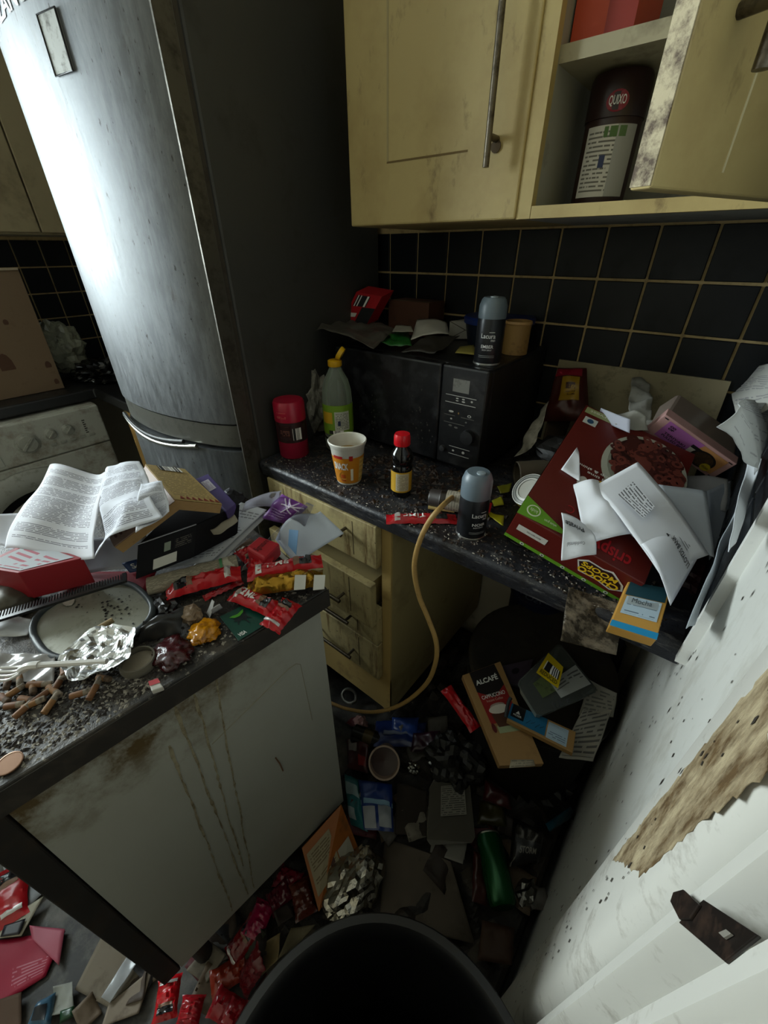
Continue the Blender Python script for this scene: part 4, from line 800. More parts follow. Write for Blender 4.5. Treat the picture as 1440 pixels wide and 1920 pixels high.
# blue and yellow packet, clear dirty film
bp, q, sd = qbox('coffee_sachet_box', 'slim yellow and blue food box hanging over the worktop edge below the letters', 'box', [at(1143,1172,z=.93), at(1231,1200,z=.93), at(1258,1105,z=.955), at(1178,1090,z=.955)], .022, mat('#b98a3c', .5))
decal(bp, q, (-.002,-.002,1.002,.12), mat('#1283b4',.45), 'blue_band'); decal(bp, q, (.1,.30,.9,.68), print_mat('#a9bcc9','#4a5a6a',8,8,seed=4.), 'pale_panel'); decal(bp, q, (.05,.70,.95,1.0), mat('#123a44',.45), 'teal_panel'); decal(bp, q, (.15,.52,.85,.69), mat('#9aa3a6',.5), 'grey_panel')
ftext(bp, 'Mocha', q, (.25,.56,.7,.66), mat('#3a444a',.5), .0, .0012, flip=False)
sheet('plastic_film', 'dirty clear plastic film hanging off the worktop edge', 'film', [at(1050,1200,z=.845), at(1155,1228,z=.845), at(1170,1135,z=.912), at(1065,1100,z=.912)], clear_mat('#8a7c68', .08, .2, .5), .008, 26, 3, ridge=.016, n=(18,16))
# back of heap: board, snack bag, tub, papers, cardboard roll
bd = [Vector((.555,-.020,.905)), Vector((.925,-.022,.905)), Vector((.915,-.012,1.125)), Vector((.558,-.012,1.122))]
bo = MB().hexa([bd[0],bd[1],bd[1]+Vector((0,.008,0)),bd[0]+Vector((0,.008,0)),bd[3]-Vector((0,.003,0)),bd[2]-Vector((0,.003,0)),bd[2]+Vector((0,.003,0)),bd[3]+Vector((0,.003,0))]).build('board', mat('#8f8467', .7, grime=.35, gcol='#33281c', gs=22)); tag(bo, 'stained beige board leaning against the tiles behind the heap', 'board')
def pillow(name, label, cat, c, thick, m, seed=0, n=(20,16), parent=None, amp=.25):
    c = up4(c); N = qn(c)
    def fn(sg):
        def f(s, t):
            e = (max(0,1-(2*s-1)**4)*max(0,1-(2*t-1)**4))**.6; p = quad(c, s, t)
            return p+N*(sg*thick*.5*e*(1+amp*2*nz(p,35,seed))+.003*nz(p,60,seed+2))
        return f
    mb = MB(); mb.grid(fn(1), n[0], n[1], 0); mb.grid(lambda s,t: fn(-1)(1-s,t), n[0], n[1], 0); o = mb.build(name, m, parent, smooth=False)
    for p in o.data.polygons: p.use_smooth = True
    if parent is None: tag(o, label, cat)
    return o, fn(1)
t = thing('snack_bag', 'red and yellow crisp bag upright in the shade behind the cereal box', 'bag', at(1060,790,y=-.10))
_, sf = pillow('bag', None, None, [at(1018,790,y=-.12), at(1105,790,y=-.12), at(1100,690,y=-.06), at(1046,690,y=-.06)], .05, mat('#3f150d', .4, grime=.4, gs=20), 3, parent=t)
for s0,t0,s1,t1,cl in ((.35,.35,.85,.8,'#8a6a14'),(.05,.82,.9,.97,'#7a1424'),(.5,.45,.75,.68,'#3a1c0c')): MB().grid(lambda a,b: Vector(sf(s0+(s1-s0)*a,t0+(t1-t0)*b))+Vector((0,-.002,0)), 8, 8, 0).build('bag_print', mat(cl,.4), t, smooth=True)
sheet('torn_packet', 'torn white and green packet hanging beside the microwave', 'packet', [at(968,858,y=-.25), at(1000,842,y=-.25), at(1030,752,y=-.2), at(1010,770,y=-.2)], mat('#8f8c80', .5, grime=.6, gcol='#3a3a30', gs=30), .012, 30, 8, ridge=.012, n=(14,18))
p0, p1 = at(985,905,z=.93), at(1035,860,z=.94); o = MB().lathe([(.028,0),(.03,.002),(.03,.12),(.026,.12),(.026,.01),(.024,.004)], at(968,890,z=.93), 28, ax=(.75,.62,.05), cap=False).build('cardboard_roll', mat('#4a4234', .75, grime=.35, gs=18), smooth=True); tag(o, 'open brown cardboard tube lying right of the microwave', 'tube')
sheet('cardboard_sheet', 'dull brown cardboard flap standing between microwave and cereal box', 'cardboard', [at(1000,900,z=.91), at(1050,850,z=.91), at(1075,770,z=1.0), at(1030,780,z=1.0)], mat('#3a2c1c', .75, grime=.3, gs=12), .004, 15, 4, n=(10,10), thick=.003)
M_TIS = mat('#96958e', .75, grime=.2, gs=20)
sheet('tissue', 'crumpled white tissue upright behind the meal box', 'tissue', [at(1178,800,z=1.07), at(1222,800,z=1.07), at(1218,718,z=1.10), at(1182,715,z=1.10)], M_TIS, .014, 30, 5, ridge=.016, n=(14,18))
sheet('tissue', 'crumpled grey white tissue above the cereal bowl picture', 'tissue', [at(1150,800,z=1.09), at(1212,812,z=1.08), at(1208,785,z=1.10), at(1155,775,z=1.10)], M_TIS, .012, 30, 9, ridge=.014, n=(14,12))
sheet('letter', 'folded pale letter poking out above the cereal box edge', 'letter', [at(1118,785,z=1.09), at(1180,812,z=1.09), at(1182,786,z=1.11), at(1125,765,z=1.11)], mat('#9a9daa', .7), .004, 20, 3, n=(10,8))
pc_ = [(1360,715),(1440,690),(1440,760),(1340,780)]
pr = sheet('letter', 'printed white sheet standing in the corner against the right wall', 'letter', [at(1385,800,x=.93), at(1455,760,x=.95), at(1455,680,x=.955), at(1362,700,x=.91)], print_mat('#a2a29d','#77777a',22,14,seed=8.), .004, 16, 4, n=(14,14))
sheet('letter', 'large creased white sheet sloping down the right wall behind the meal box', 'letter', [at(1345,800,x=.90), at(1420,890,x=.95), at(1450,760,x=.96), at(1400,745,x=.92)], print_mat('#adb0b2','#85858a',26,14,seed=9.,gap=.5), .006, 16, 6, n=(14,14))
sheet('envelope', 'long white envelope standing on edge by the black wall tiles', 'envelope', [at(1365,1035,x=.945), at(1385,1010,x=.962), at(1428,860,x=.968), at(1405,850,x=.962)], mat('#c9ced4', .7), .002, 20, 3, n=(8,14))
sheet('letter', 'crumpled grey letter under the right end of the meal box', 'letter', [at(1285,945,z=1.0), at(1360,960,z=1.0), at(1365,900,z=1.02), at(1290,890,z=1.02)], mat('#8f9094', .75), .012, 22, 12, ridge=.012, n=(14,12))
sheet('envelope', 'grey blue envelope tucked between the plain envelope and the wall', 'envelope', [at(1330,1050,z=.97), at(1372,1000,z=.98), at(1372,900,z=1.02), at(1325,920,z=1.02)], mat('#8b93a0', .7), .003, 20, 21, n=(8,12))
sheet('letter', 'thin white sheet curving down along the wall to the worktop end', 'letter', [at(1290,1180,x=.955), at(1300,1170,x=.968), at(1395,960,x=.972), at(1375,955,x=.962)], mat('#a9b2bb', .7), .003, 20, 31, n=(8,16))
crumple('food_wrapper', 'dark red crumpled food wrapper by the wall at the worktop end', 'wrapper', at(1310,1095,z=.9005), (.028,.05,.022), mat('#2f0f10', .5, grime=.3, gs=30), 5, .35, 2.6, 3)
crumple('carrier_bag', 'black crumpled bag filling the gap behind the cereal box', 'bag', Vector((.74,-.22,.9005)), (.13,.11,.06), mat('#0d0c0c', .5), 2, .3, 2.4, 4)
# ================================================================ left worktop
t = thing('cardboard_box', 'large brown cardboard box with damp stains on the left worktop', 'box', (-1.3,-.9,.9005))
MB().hexa([(-1.34,-1.05,.901),(-1.128,-1.05,.901),(-1.128,-.668,.901),(-1.34,-.668,.901),(-1.36,-1.05,1.31),(-1.16,-1.05,1.31),(-1.16,-.650,1.305),(-1.36,-.650,1.305)]).build('carton', mat('#6b5742', .8, grime=.2, gcol='#4a3524', gs=7), t, bevel=.002)
def cbp(u, v): return at(u, v, x=-1.139)
for u, v, rx, rz in ((15,690,.022,.05),(90,685,.010,.016),(105,715,.008,.012),(12,605,.008,.01),(60,745,.012,.008)):
    p = cbp(u, v); p.x = -1.128-(p.z-.901)/.404*.032+.0006
    MB().add([p+Vector((0,rx*math.cos(k*.5)*(1+.2*nz((k,u,0),1)),rz*math.sin(k*.5)*(1+.25*nz((u,k,3),1)))) for k in range(13)], [tuple(range(13))]).build('damp_stain', mat('#4b3020', .8), t)
MB().box((-1.165,-1.05,1.305),(-1.155,-.652,1.312)).build('torn_edge', mat('#9a8a74', .8), t)
crumple('plastic_bag', 'clear white crumpled plastic bag behind the cardboard box by the tiles', 'bag', at(140,690,x=-1.30)+Vector((-.02,-.02,-.01)), (.08,.085,.11), mat('#7d7f70', .25, grime=.5, gcol='#3d3a2c', gs=26, bump=.6, bs=30), 6, .32, 2.4, 4)
crumple('bin_liner', 'shiny black refuse sack on the left worktop below the clear bag', 'bag', Vector((-1.15,-.50,.9005)), (.11,.10,.045), mat('#0b0b0d', .18), 3, .4, 3.4, 4)
crumple('paper_bag', 'crumpled tan paper beside the fridge on the left worktop', 'paper', Vector((-1.02,-.34,.9005)), (.06,.06,.07), mat('#6a4a30', .7, grime=.3, gs=20), 8, .4, 2.5, 3)

# ================================================================ on the littered worktop
ZP = .9008
def on_p(u, v, z=ZP): return at(u, v, z=z)
M_PAGE = print_mat('#c3c4cb', '#4c4a55', 62, 34, .10,.90,.06,.94, .40, .40, seed=1.)
M_PAGE2 = print_mat('#c9ccd6', '#5a5966', 54, 34, .08,.92,.05,.95, .40, .42, seed=5.)
sheet('letter', 'wide unfolded printed letter draped over the pile of papers', 'letter', px4([(9,1028),(182,1050),(200,884),(90,869)], [.955,.975,1.045,1.03]), M_PAGE, .004, 18, 2, lift=lambda s,t: .010*math.sin(s*PI*2.2)+.006*math.sin(t*5), n=(28,28))
sheet('letter', 'crumpled half of a printed letter bunched beside the open paperback', 'letter', px4([(182,1048),(300,968),(268,868),(199,883)], [.975,1.05,1.07,1.047]), M_PAGE2, .010, 24, 4, ridge=.014, n=(32,28), lift=lambda s,t: .012*math.sin(PI*s))
sheet('letter', 'curled white page end resting on the open paperback cover', 'letter', px4([(255,1000),(318,960),(306,905),(262,905)], [1.03,1.045,1.07,1.07]), M_PAGE2, .008, 30, 9, ridge=.010, n=(20,20))
sheet('letter', 'white folded sheet lying under the pile beside the blue leaflet', 'letter', px4([(160,1075),(268,1062),(275,1005),(140,1010)], [.915,.918,.95,.945]), mat('#b9bcc6', .7), .004, 20, 6, n=(14,10))
sheet('letter', 'white torn sheet spilling off the left of the pile', 'letter', px4([(-30,1010),(30,1035),(70,960),(-20,965)], [.94,.945,.99,.98]), mat('#b5b8c2', .7), .008, 22, 16, ridge=.006, n=(14,12))
bl = sheet('leaflet', 'blue leaflet corner with white lettering under the black case', 'leaflet', px4([(243,1074),(290,1066),(280,1042),(228,1056)], [.912,.912,.925,.925]), mat('#1f3a6a', .5), .001, n=(6,5))
bq = up4(px4([(243,1072),(288,1064),(280,1044),(230,1056)], [.9138,.9138,.9266,.9266])); ftext(bl, 'Social', [bq[0],bq[1],bq[2],bq[3]], (.2,.25,1.1,.75), M_PWHITE, .01, .0006)
# red carton at the left
rc, q, sd = qbox('carton', 'opened red carton with white lid panel on the left of the pile', 'box', px4([(-45,1062),(34,1074),(156,1046),(60,1012)], [.972,.972,.965,.965]), .05, mat('#86101c', .45), down=(0,0,-1))
decal(rc, q, (.1,.08,.92,.92), print_mat('#a8abb0','#a04050',6,5,seed=3.), 'white_panel')
sheet('card', 'crimson card sheet lying beneath the comb and letters', 'card', px4([(86,1130),(278,1108),(293,1070),(158,1072)], [.903,.905,.912,.912]), mat('#8e1428', .5), .002, 16, 3, n=(12,8), thick=.001)
o = MB().add([on_p(110,1096,.945)+Vector((.011*math.cos(k*.6),.011*math.sin(k*.6)*.7,.002*math.sin(k))) for k in range(10)], [tuple(range(10))]).build('paper_scrap', mat('#b0a79c',.7)); o.location.z -= .036; tag(o, 'tiny pale torn scrap beside the red carton', 'paper')
# open paperback, face down
t = thing('paperback_book', 'open paperback lying face down on the letters, spine upwards', 'book', on_p(300,980))
M_PG = mat('#9a7a4e', .8, grime=.25, gcol='#6b4c2a', gs=60, stretch=(1,1,6)); M_COV = print_mat('#ab935f','#6a5a3a',26,18,.06,.94,.10,.86,.42,.35,rough=.55,seed=6.)
Rh = up4(px4([(328,937),(416,946),(346,880),(272,871)], [1.035,1.005,1.005,1.035])); nR = qn(Rh)
def half(c, thick, m, nm, curl):
    N = qn(c)
    mb = MB(); mb.hexa([p-N*thick for p in c]+[p-N*.0006 for p in c]); mb.build('page_block', M_PG, t)
    MB().grid(lambda s,tt: quad(c,s,tt)+N*(.001+curl*s*(1-s)), 10, 6, .0008).build(nm, m, t, smooth=True)
half(Rh, .016, M_COV, 'back_cover', .0)
decal(t, Rh, (.25,.84,.82,.98), bar_mat(40,2.), 'barcode', off=.0022)
for k in range(7): decal(t, Rh, None, mat('#7a2a1c',.5), 'fruit_print', poly=[(.12+.125*k,.02),(.175+.125*k,.10),(.23+.125*k,.02)], off=.0022)
Lh = up4(px4([(215,1026),(328,940),(274,873),(196,990)], [.985,1.033,1.033,.985])); half(Lh, .016, mat('#9b8173', .5), 'front_cover', .0)
fc = up4(px4([(212,1020),(262,988),(232,972),(202,992)], [.990,1.007,1.005,.988])); ftext(t, 'D.ICI', fc, (.05,.45,.95,.85), mat('#7a2028',.5), .03, .003)
for k in range(4): decal(t, fc, None, mat('#5a2a20',.5), 'cover_motif', poly=ell(.22+.2*k,.22,.06,.12,8), off=.003)
# black case
bc, q, sd = qbox('plastic_case', 'black plastic case with small white label on its edge, under the paperback', 'case', px4([(258,1022),(368,984),(450,945),(330,950)], [.975,.975,.975,.975]), .055, mat('#0d0c10', .55, grime=.2, gcol='#1c1814', gs=20, spec=.15), down=(.25,-.45,-.85))
fr_ = [at(258,1058,z=.925), at(375,1012,z=.925), at(368,984,z=.976), at(258,1022,z=.976)]
for s in sd:
    if qn(s).dot(CAM_LOC-s[0]) > 0:
        decal(bc, s, (.28,.10,.68,.40), M_LBL, 'white_label'); decal(bc, s, (.45,.52,.56,.78), mat('#7f8a7a',.5), 'logo_mark'); decal(bc, s, (.62,.50,.95,.80), print_mat('#15131a','#6a665c',5,9,seed=2.), 'small_print')
        MB().tube([s[3]+Vector((0,0,.001)), s[2]+Vector((0,0,.001))], .0012, 6).build('bright_edge', mat('#8a8a90',.3,.5), bc); break
# purple packets
pk, q, sd = qbox('purple_carton', 'shiny purple foil packet with white label behind the paperback', 'packet', px4([(366,898),(424,958),(442,944),(390,888)], [.99,.98,.98,.99]), .02, mat('#4b4070', .25), down=(0,0,-1))
decal(pk, q, (.15,.1,.45,.7), print_mat('#a9a5b0','#7a6a80',6,6,seed=2.), 'white_label')
crumple('cloth_bundle', 'dark navy cloth bundled beside the black case', 'cloth', on_p(440,962), (.035,.028,.03), mat('#0f0f18', .7), 5, .3, 2.4, 3)
sheet('receipt', 'crumpled cream receipt lying on the black case', 'receipt', px4([(395,995),(440,968),(447,978),(402,1005)], .965), mat('#8f8878', .75), .006, 40, 3, ridge=.006, n=(14,6))
M_LET = print_mat('#b7bac0','#6a6a70',22,16,seed=12.,gap=.55)
sheet('letter', 'long white letter running from under the case to the purple bag', 'letter', px4([(300,1068),(398,1052),(500,955),(452,942)], [.908,.908,.95,.955]), M_LET, .003, 14, 8, n=(14,20))
sheet('letter', 'second white letter slipped below the long one', 'letter', px4([(360,1062),(420,1048),(506,962),(480,955)], [.904,.904,.94,.945]), mat('#adafb2', .7), .003, 14, 18, n=(12,16))
# purple bag in clear film
t = thing('bagged_pouch', 'purple printed pouch in clear plastic at the back of the littered worktop', 'pouch', on_p(535,985))
_, sf = pillow('pouch', None, None, px4([(490,972),(545,985),(578,950),(528,926)], [.935,.935,.985,.985]), .03, mat('#6f3a86', .35), 4, parent=t)
for a0,b0,a1,b1 in ((.30,.95,.85,.55),(.42,.98,.95,.70),(.55,.50,.75,.98),(.35,.75,.98,.86)): MB().tube([Vector(sf(a0+(a1-a0)*k/8,b0+(b1-b0)*k/8))+Vector((.0005,-.001,.002)) for k in range(9)], .0014, 6).build('white_stripe', mat('#c3b5c9',.5), t)
for k in range(4): MB().grid(lambda a,b: Vector(sf(.2+.55*a,.2+.10*k+.05*b))+Vector((.0005,-.001,.0022)), 10, 2, 0).build('white_print', print_mat('#6f3a86','#c3b5c9',2,14,.0,1,.0,1,.40,.0,seed=k*3.), t, smooth=True)
sheet('clear_film', None, None, px4([(500,1012),(562,1012),(588,948),(575,942)], [.925,.925,.99,.995]), clear_mat('#e6e6ea', .04, .1), .006, 22, 7, ridge=.014, n=(24,20), parent=t)
sheet('clear_film', None, None, px4([(452,958),(520,945),(528,918),(460,938)], [.965,.965,1.0,1.0]), clear_mat('#e6e6ea', .08, .1), .008, 26, 9, ridge=.012, n=(16,12), parent=t)
# folded letter with blue window
t = sheet('letter', 'curling white letter with blue stripe at the right end of the worktop', 'letter', px4([(553,1057),(645,1000),(600,958),(516,1012)], [.905,.935,.965,.92]), mat('#b7bfcc', .65), .002, 14, 3, n=(18,14), lift=lambda s,t: .030*math.sin(PI*min(1,s*1.1))*t)
bq = px4([(541,1028),(556,1046),(560,1000),(543,998)], [.935,.93,.963,.958]); MB().grid(lambda s,t_: quad(bq,s,t_)+Vector((0,0,.006)), 4, 4, .0005).build('blue_stripe', mat('#5f86ac', .6), t)
rp, q, sd = qbox('red_carton', 'small red carton with dark script beside the purple pouch', 'box', px4([(495,1047),(525,1018),(486,1004),(460,1026)], [.945,.945,.95,.95]), .026, mat('#a8202a', .45), down=(0,0,-1), bevel=.004)
ftext(rp, 'Signature', q, (.12,.35,.88,.68), mat('#3a1414',.5), .0, .0008)
sheet('card', 'white card edge poking from under the curling letter', 'card', px4([(520,1040),(545,1062),(551,1056),(527,1034)], .906), mat('#b5b3aa',.6), .0005, n=(3,3))
tr, q, sd = qbox('wooden_tray', 'small worn wooden board under the red carton', 'board', px4([(440,1030),(488,1058),(520,1040),(468,1008)], [.914,.914,.918,.918]), .012, mat('#4a3420', .7, grime=.4, gs=30), down=(0,0,-1))
# newspaper roll and wrappers
pA, pB = on_p(278,1100,.918), on_p(446,1056,.92); t = thing('newspaper_roll', 'flattened roll of grey newsprint with green band across the worktop', 'newspaper', (pA+pB)/2-Vector((0,0,.016)))
d = pB-pA; up = Vector((0,0,1)); sdv = up.cross(d).normalized()
MB().grid(lambda s,t_: pA+d*s+sdv*(.017*math.cos(2*PI*t_))+up*(.013*math.sin(2*PI*t_)*(1+.3*nz((s*6,t_,2),1))), 20, 16, 0).build('roll', print_mat('#8d8574','#4a463c',60,14,0,1,.02,.98,.45,.2,seed=4.), t, smooth=True)
MB().grid(lambda s,t_: pA+d*(.80+.03*s)+sdv*(.0178*math.cos(2*PI*t_))+up*(.0138*math.sin(2*PI*t_)), 2, 16, 0).build('green_band', mat('#3a7a4a',.5), t, smooth=True)
MB().grid(lambda s,t_: pA+d*(.84+.12*s)+sdv*(.0178*math.cos(2*PI*t_))+up*(.0138*math.sin(2*PI*t_)), 4, 16, 0).build('pale_band', mat('#a29d8c',.6), t, smooth=True)
wrapper('biscuit_wrapper', 'red biscuit wrapper lying left against the newspaper roll', on_p(452,1074,.925), on_p(312,1112,.915), .032, seed=2, word=None, hgt=.014)
wrapper('biscuit_wrapper', 'thin dark red biscuit wrapper beneath the newspaper roll', on_p(382,1122,.905), on_p(455,1090,.906), .012, seed=3, word=None, dark=False, hgt=.004)
wrapper('biscuit_wrapper', 'long red biscuit wrapper above the gold wrapper at the worktop end', on_p(464,1078,.925), on_p(604,1052,.93), .030, seed=4, hgt=.012, text_flip=False)
wrapper('biscuit_wrapper', 'red biscuit wrapper lying across the green bank card', on_p(440,1112,.912), on_p(520,1146,.912), .030, seed=5, hgt=.012, text_flip=True)
wrapper('biscuit_wrapper', 'folded red biscuit wrapper end standing at the worktop edge', on_p(505,1180,.906), on_p(548,1128,.915), .034, seed=6, word=None, hgt=.012)
wrapper('biscuit_wrapper', 'crumpled red wrapper tucked behind the long red one', on_p(470,1060,.92), on_p(512,1052,.93), .026, seed=7, word=None, dark=False, hgt=.01)
wrapper('biscuit_wrapper', 'red wrapper piece under the small red carton', on_p(455,1030,.915), on_p(480,1056,.915), .03, seed=9, word=None, hgt=.01)
gw = wrapper('chocolate_wrapper', 'gold foil chocolate wrapper with two white labels at the worktop end', on_p(464,1104,.915), on_p(606,1084,.922), .036, m=mat('#9a7424', .22, .8, grime=.15, gcol='#4a3410', gs=30, bump=.5, bs=90), seed=11, word=None, dark=False, hgt=.016)
for u0,v0 in ((562,1088),(598,1088)):
    q = px4([(u0-11,v0+18),(u0+10,v0+16),(u0+12,v0-10),(u0-9,v0-10)], .940); MB().hexa([p-Vector((0,0,.001)) for p in q]+q).build('white_label', print_mat('#bcbab2','#8a8880',6,6,seed=1.), gw)
for k, (P, lb) in enumerate((([(386,1150),(392,1158),(402,1128),(398,1124)],'white paper sliver standing by the bank card'), ([(398,1152),(418,1140),(412,1132),(396,1144)],'folded white paper scrap behind the bank card'), ([(452,1072),(470,1062),(474,1048),(460,1060)],'torn silver white paper between the red wrappers'))):
    sheet('paper_scrap', lb, 'paper', px4(P, [.902,.903,.92,.92]), mat('#c3c3c3',.6), .003, 50, k, n=(6,6))
# bank card
vc, q, sd = qbox('bank_card', 'dark green bank card with black horse lying near the worktop edge', 'card', px4([(447,1201),(508,1164),(470,1128),(412,1156)], .9045), .0012, mat('#0f4034', .35), bevel=.0003)
hp = [(.20,.52),(.26,.58),(.24,.66),(.32,.64),(.40,.60),(.60,.62),(.70,.70),(.76,.80),(.80,.74),(.72,.60),(.70,.48),(.78,.36),(.74,.34),(.66,.44),(.60,.36),(.62,.22),(.57,.22),(.55,.38),(.45,.46),(.36,.44),(.28,.34),(.24,.36),(.31,.47)]
decal(vc, q, None, mat('#0a1a1c',.4), 'horse_emblem', poly=[(x*.8+.05,y*.9+.12) for x,y in hp]); decal(vc, q, None, mat('#4f9a2a',.4), 'green_arc', poly=[(.18,.80),(.30,.70),(.45,.68),(.60,.76),(.66,.86),(.55,.82),(.42,.78),(.30,.80)], off=.0009)
ftext(vc, 'VISA', q, (.08,.06,.30,.18), M_PWHITE, .02)
# comb
a, b = on_p(-45,1178,.930), on_p(238,1090,.934); t = thing('comb', 'long black pocket comb lying over the oval tray', 'comb', (a+b)/2-Vector((0,0,.02)))
d = b-a; L = d.length; d.normalize(); w_ = Vector((0,0,1)).cross(d).normalized()
def cbx(s0,s1,w0,w1,h0,h1): return MB().hexa([a+d*s+w_*q_+Vector((0,0,h)) for h in (h0,h1) for s,q_ in ((s0,w0),(s1,w0),(s1,w1),(s0,w1))])
MC_ = mat('#141417', .35); cbx(0,L,0,.006,-.002,.002).build('spine', MC_, t); 
for s0 in (0, L-.006): cbx(s0,s0+.006,.006,.022,-.002,.002).build('end_guard', MC_, t)
k = .008
while k < L-.008:
    cbx(k,k+.0016,.005,.021,-.0012,.0012).build('tooth', MC_, t); k += .0036
# oval tray
t = thing('oval_tray', 'oval grey metal tray with dark rolled rim, flecked with ash', 'tray', on_p(178,1158))
cE = on_p(177,1157,.908); A_ = (on_p(276,1112,.908)-on_p(78,1202,.908))/2; B_ = (on_p(215,1205,.908)-on_p(140,1112,.908))/2
def oval(f, z, n=48):
    o = []
    for i in range(n):
        an = 2*PI*i/n; ca, sa = math.cos(an), math.sin(an); o.append(cE+A_*f*math.copysign(abs(ca)**.75,ca)+B_*f*math.copysign(abs(sa)**.75,sa)+Vector((0,0,z)))
    return o
MB().prism(oval(.97,-.006), (0,0,.006)).build('plate', mat('#8d8d80', .4, .3, grime=.35, gcol='#4a453a', gs=40), t); MB().tube(oval(1.0,.001), .0048, 10, closed=True).build('rim', mat('#3b4246', .35), t, smooth=True)
random.seed(9); mb = MB()
for i in range(60):
    an = random.gauss(.1,.8); rr_ = random.uniform(.2,.85); p = cE+A_*rr_*math.cos(an)+B_*rr_*math.sin(an); r = random.uniform(.0006,.0024); mb.add([p+Vector((r*math.cos(k),r*math.sin(k),.001)) for k in (0,1.1,2.6,4,5.2)], [(0,1,2,3,4)])
tag(mb.build('ash_flecks', mat('#1c1815',.8), t), kind='stuff')
# foil lid
t = thing('foil_disc', 'round crumpled silver foil lid resting on the oval tray', 'foil', on_p(190,1225))
cf = on_p(188,1224,.918)
MB().grid(lambda s,u: cf+Vector((.043*s*math.cos(2*PI*u)*(1+.06*math.sin(9*u*2)),.043*s*math.sin(2*PI*u)*(1+.08*math.sin(6.28*u*5)),.006*s*s+.006*nz((s*math.cos(2*PI*u),s*math.sin(2*PI*u),3),4)+.004*(noise.voronoi(Vector((s*math.cos(2*PI*u)*5,s*math.sin(2*PI*u)*5,1)))[0][0]-.3))), 16, 44, .0006).build('foil', foil_mat('#d4d6d8',.3), t)
sheet('sweet_wrapper', 'clear crinkled wrapper with faint print at the left edge of the worktop', 'wrapper', px4([(-20,1275),(100,1282),(105,1228),(-20,1222)], [.906,.906,.912,.912]), clear_mat('#b5b2b0', .55, .15), .006, 40, 3, ridge=.008, n=(26,18))
sheet('foil_scrap', 'silver white torn foil at the left end of the comb', 'foil', px4([(-20,1200),(50,1190),(70,1160),(-20,1150)], [.905,.905,.912,.912]), mat('#b0b2b6',.35,.4), .008, 34, 5, ridge=.010, n=(18,14))
crumple('foil_dish', 'upturned dark bowl of foil behind the comb at the left edge', 'foil', on_p(20,1135), (.045,.04,.022), mat('#4a463c', .4, .3, grime=.3, gs=30), 3, .15, 1.8, 4, smooth=True)
# plastic fork
a, b = on_p(-10,1262,.922), on_p(200,1240,.938); d = b-a; L = d.length; d.normalize(); w_ = Vector((0,0,1)).cross(d).normalized()
t = thing('plastic_fork', 'clear white plastic fork lying in front of the oval tray', 'fork', (a+b)/2-Vector((0,0,.02))); MFK = mat('#c9c6c2', .25)
def fk(nm, P, r): MB().tube(spline([a+d*s+w_*q_+Vector((0,0,h)) for s,q_,h in P], 4), r, 8).build(nm, MFK, t, smooth=True)
fk('handle', ((L,0,0),(L*.7,0,.003),(L*.42,0,.006)), .0036); fk('neck', ((L*.42,0,.006),(L*.32,.0,.006),(L*.24,0,0)), .005)
for k in range(4): fk('tine', ((L*.26,(k-1.5)*.004,.001),(L*.15,(k-1.5)*.0062,-.004),(0,(k-1.5)*.006,-.002)), .0018)
# cigarette ends
def butt(i, u, v, ang, L=.03, col='#8a5a34', lb=None):
    p = on_p(u, v, .9055); dd = Vector((math.cos(ang), math.sin(ang), random.uniform(-.05,.12))).normalized()
    t = thing('cigarette_end', lb, 'cigarette', p-Vector((0,0,.0045)), 'cigarette ends on the littered worktop')
    MB().lathe([(.0001,0),(.0038,0),(.0040,.001),(.0039,L*.62)], p-dd*L/2, 12, ax=dd).build('filter', mat(col, .7, grime=.3, gs=90), t, smooth=True)
    MB().lathe([(.0039,L*.62),(.0038,L*.95),(.003,L),(.0001,L)], p-dd*L/2, 12, ax=dd).build('paper_end', mat('#8d8171' if i % 3 else '#5c4a3a', .8, grime=.5, gcol='#1d1713', gs=90), t, smooth=True)
random.seed(31)
BUT = [(14,1280),(38,1272),(30,1295),(62,1290),(75,1283),(85,1300),(52,1312),(102,1296),(120,1262),(135,1252),(152,1300),(28,1322),(8,1310),(64,1318),(178,1290),(195,1272),(44,1330),(96,1318),(160,1262),(110,1280)]
for i, (u, v) in enumerate(BUT): butt(i, u, v, random.uniform(-.4,2.4), random.uniform(.018,.029), random.choice(('#7a5230','#6a4426','#8a6238')), 'brown filtered cigarette end in the ash at the left of the worktop')
o = MB().lathe([(.0001,0),(.0042,0),(.0042,.036),(.0001,.036)], on_p(160,1192,.916), 12, ax=on_p(195,1172,.918)-on_p(160,1192,.916)).build('rolled_paper', mat('#8f7a56',.7,grime=.3,gs=60), smooth=True); tag(o, 'tan cardboard roach lying on the oval tray', 'paper')
# pan, sauce, jar lid, bits
t = thing('plastic_dish', 'broken black plastic dish tipped up beside the oval tray', 'dish', on_p(300,1170))
dq = up4(px4([(258,1205),(338,1190),(346,1138),(268,1165)], [.903,.903,.922,.925])); MB().grid(lambda s,u: quad(dq,s,u)+Vector((0,0,.010*math.sin(PI*s)*math.sin(PI*u)+.004*nz((s*4,u*4,1),1))), 18, 14, .002).build('dish', mat('#0d0c0d',.4,grime=.4,gcol='#2a211a',gs=60), t, smooth=True)
crumple('film_scrap', 'small black crumpled film behind the broken dish', 'film', on_p(315,1140), (.024,.016,.010), mat('#121012',.35), 4, .4, 2.6, 3)
crumple('sauce_spill', 'glossy orange yellow food remains by the bank card', 'food', on_p(385,1190), (.019,.021,.009), mat('#b87a0c', .12, grime=.5, gcol='#5a2410', gs=60), 4, .35, 2.8, 4, smooth=True)
crumple('food_remains', 'dark red brown sticky food remains in front of the black dish', 'food', on_p(326,1228), (.026,.022,.007), mat('#3a0c10', .25, grime=.4, gcol='#14080a', gs=50), 6, .4, 2.8, 4, smooth=True)
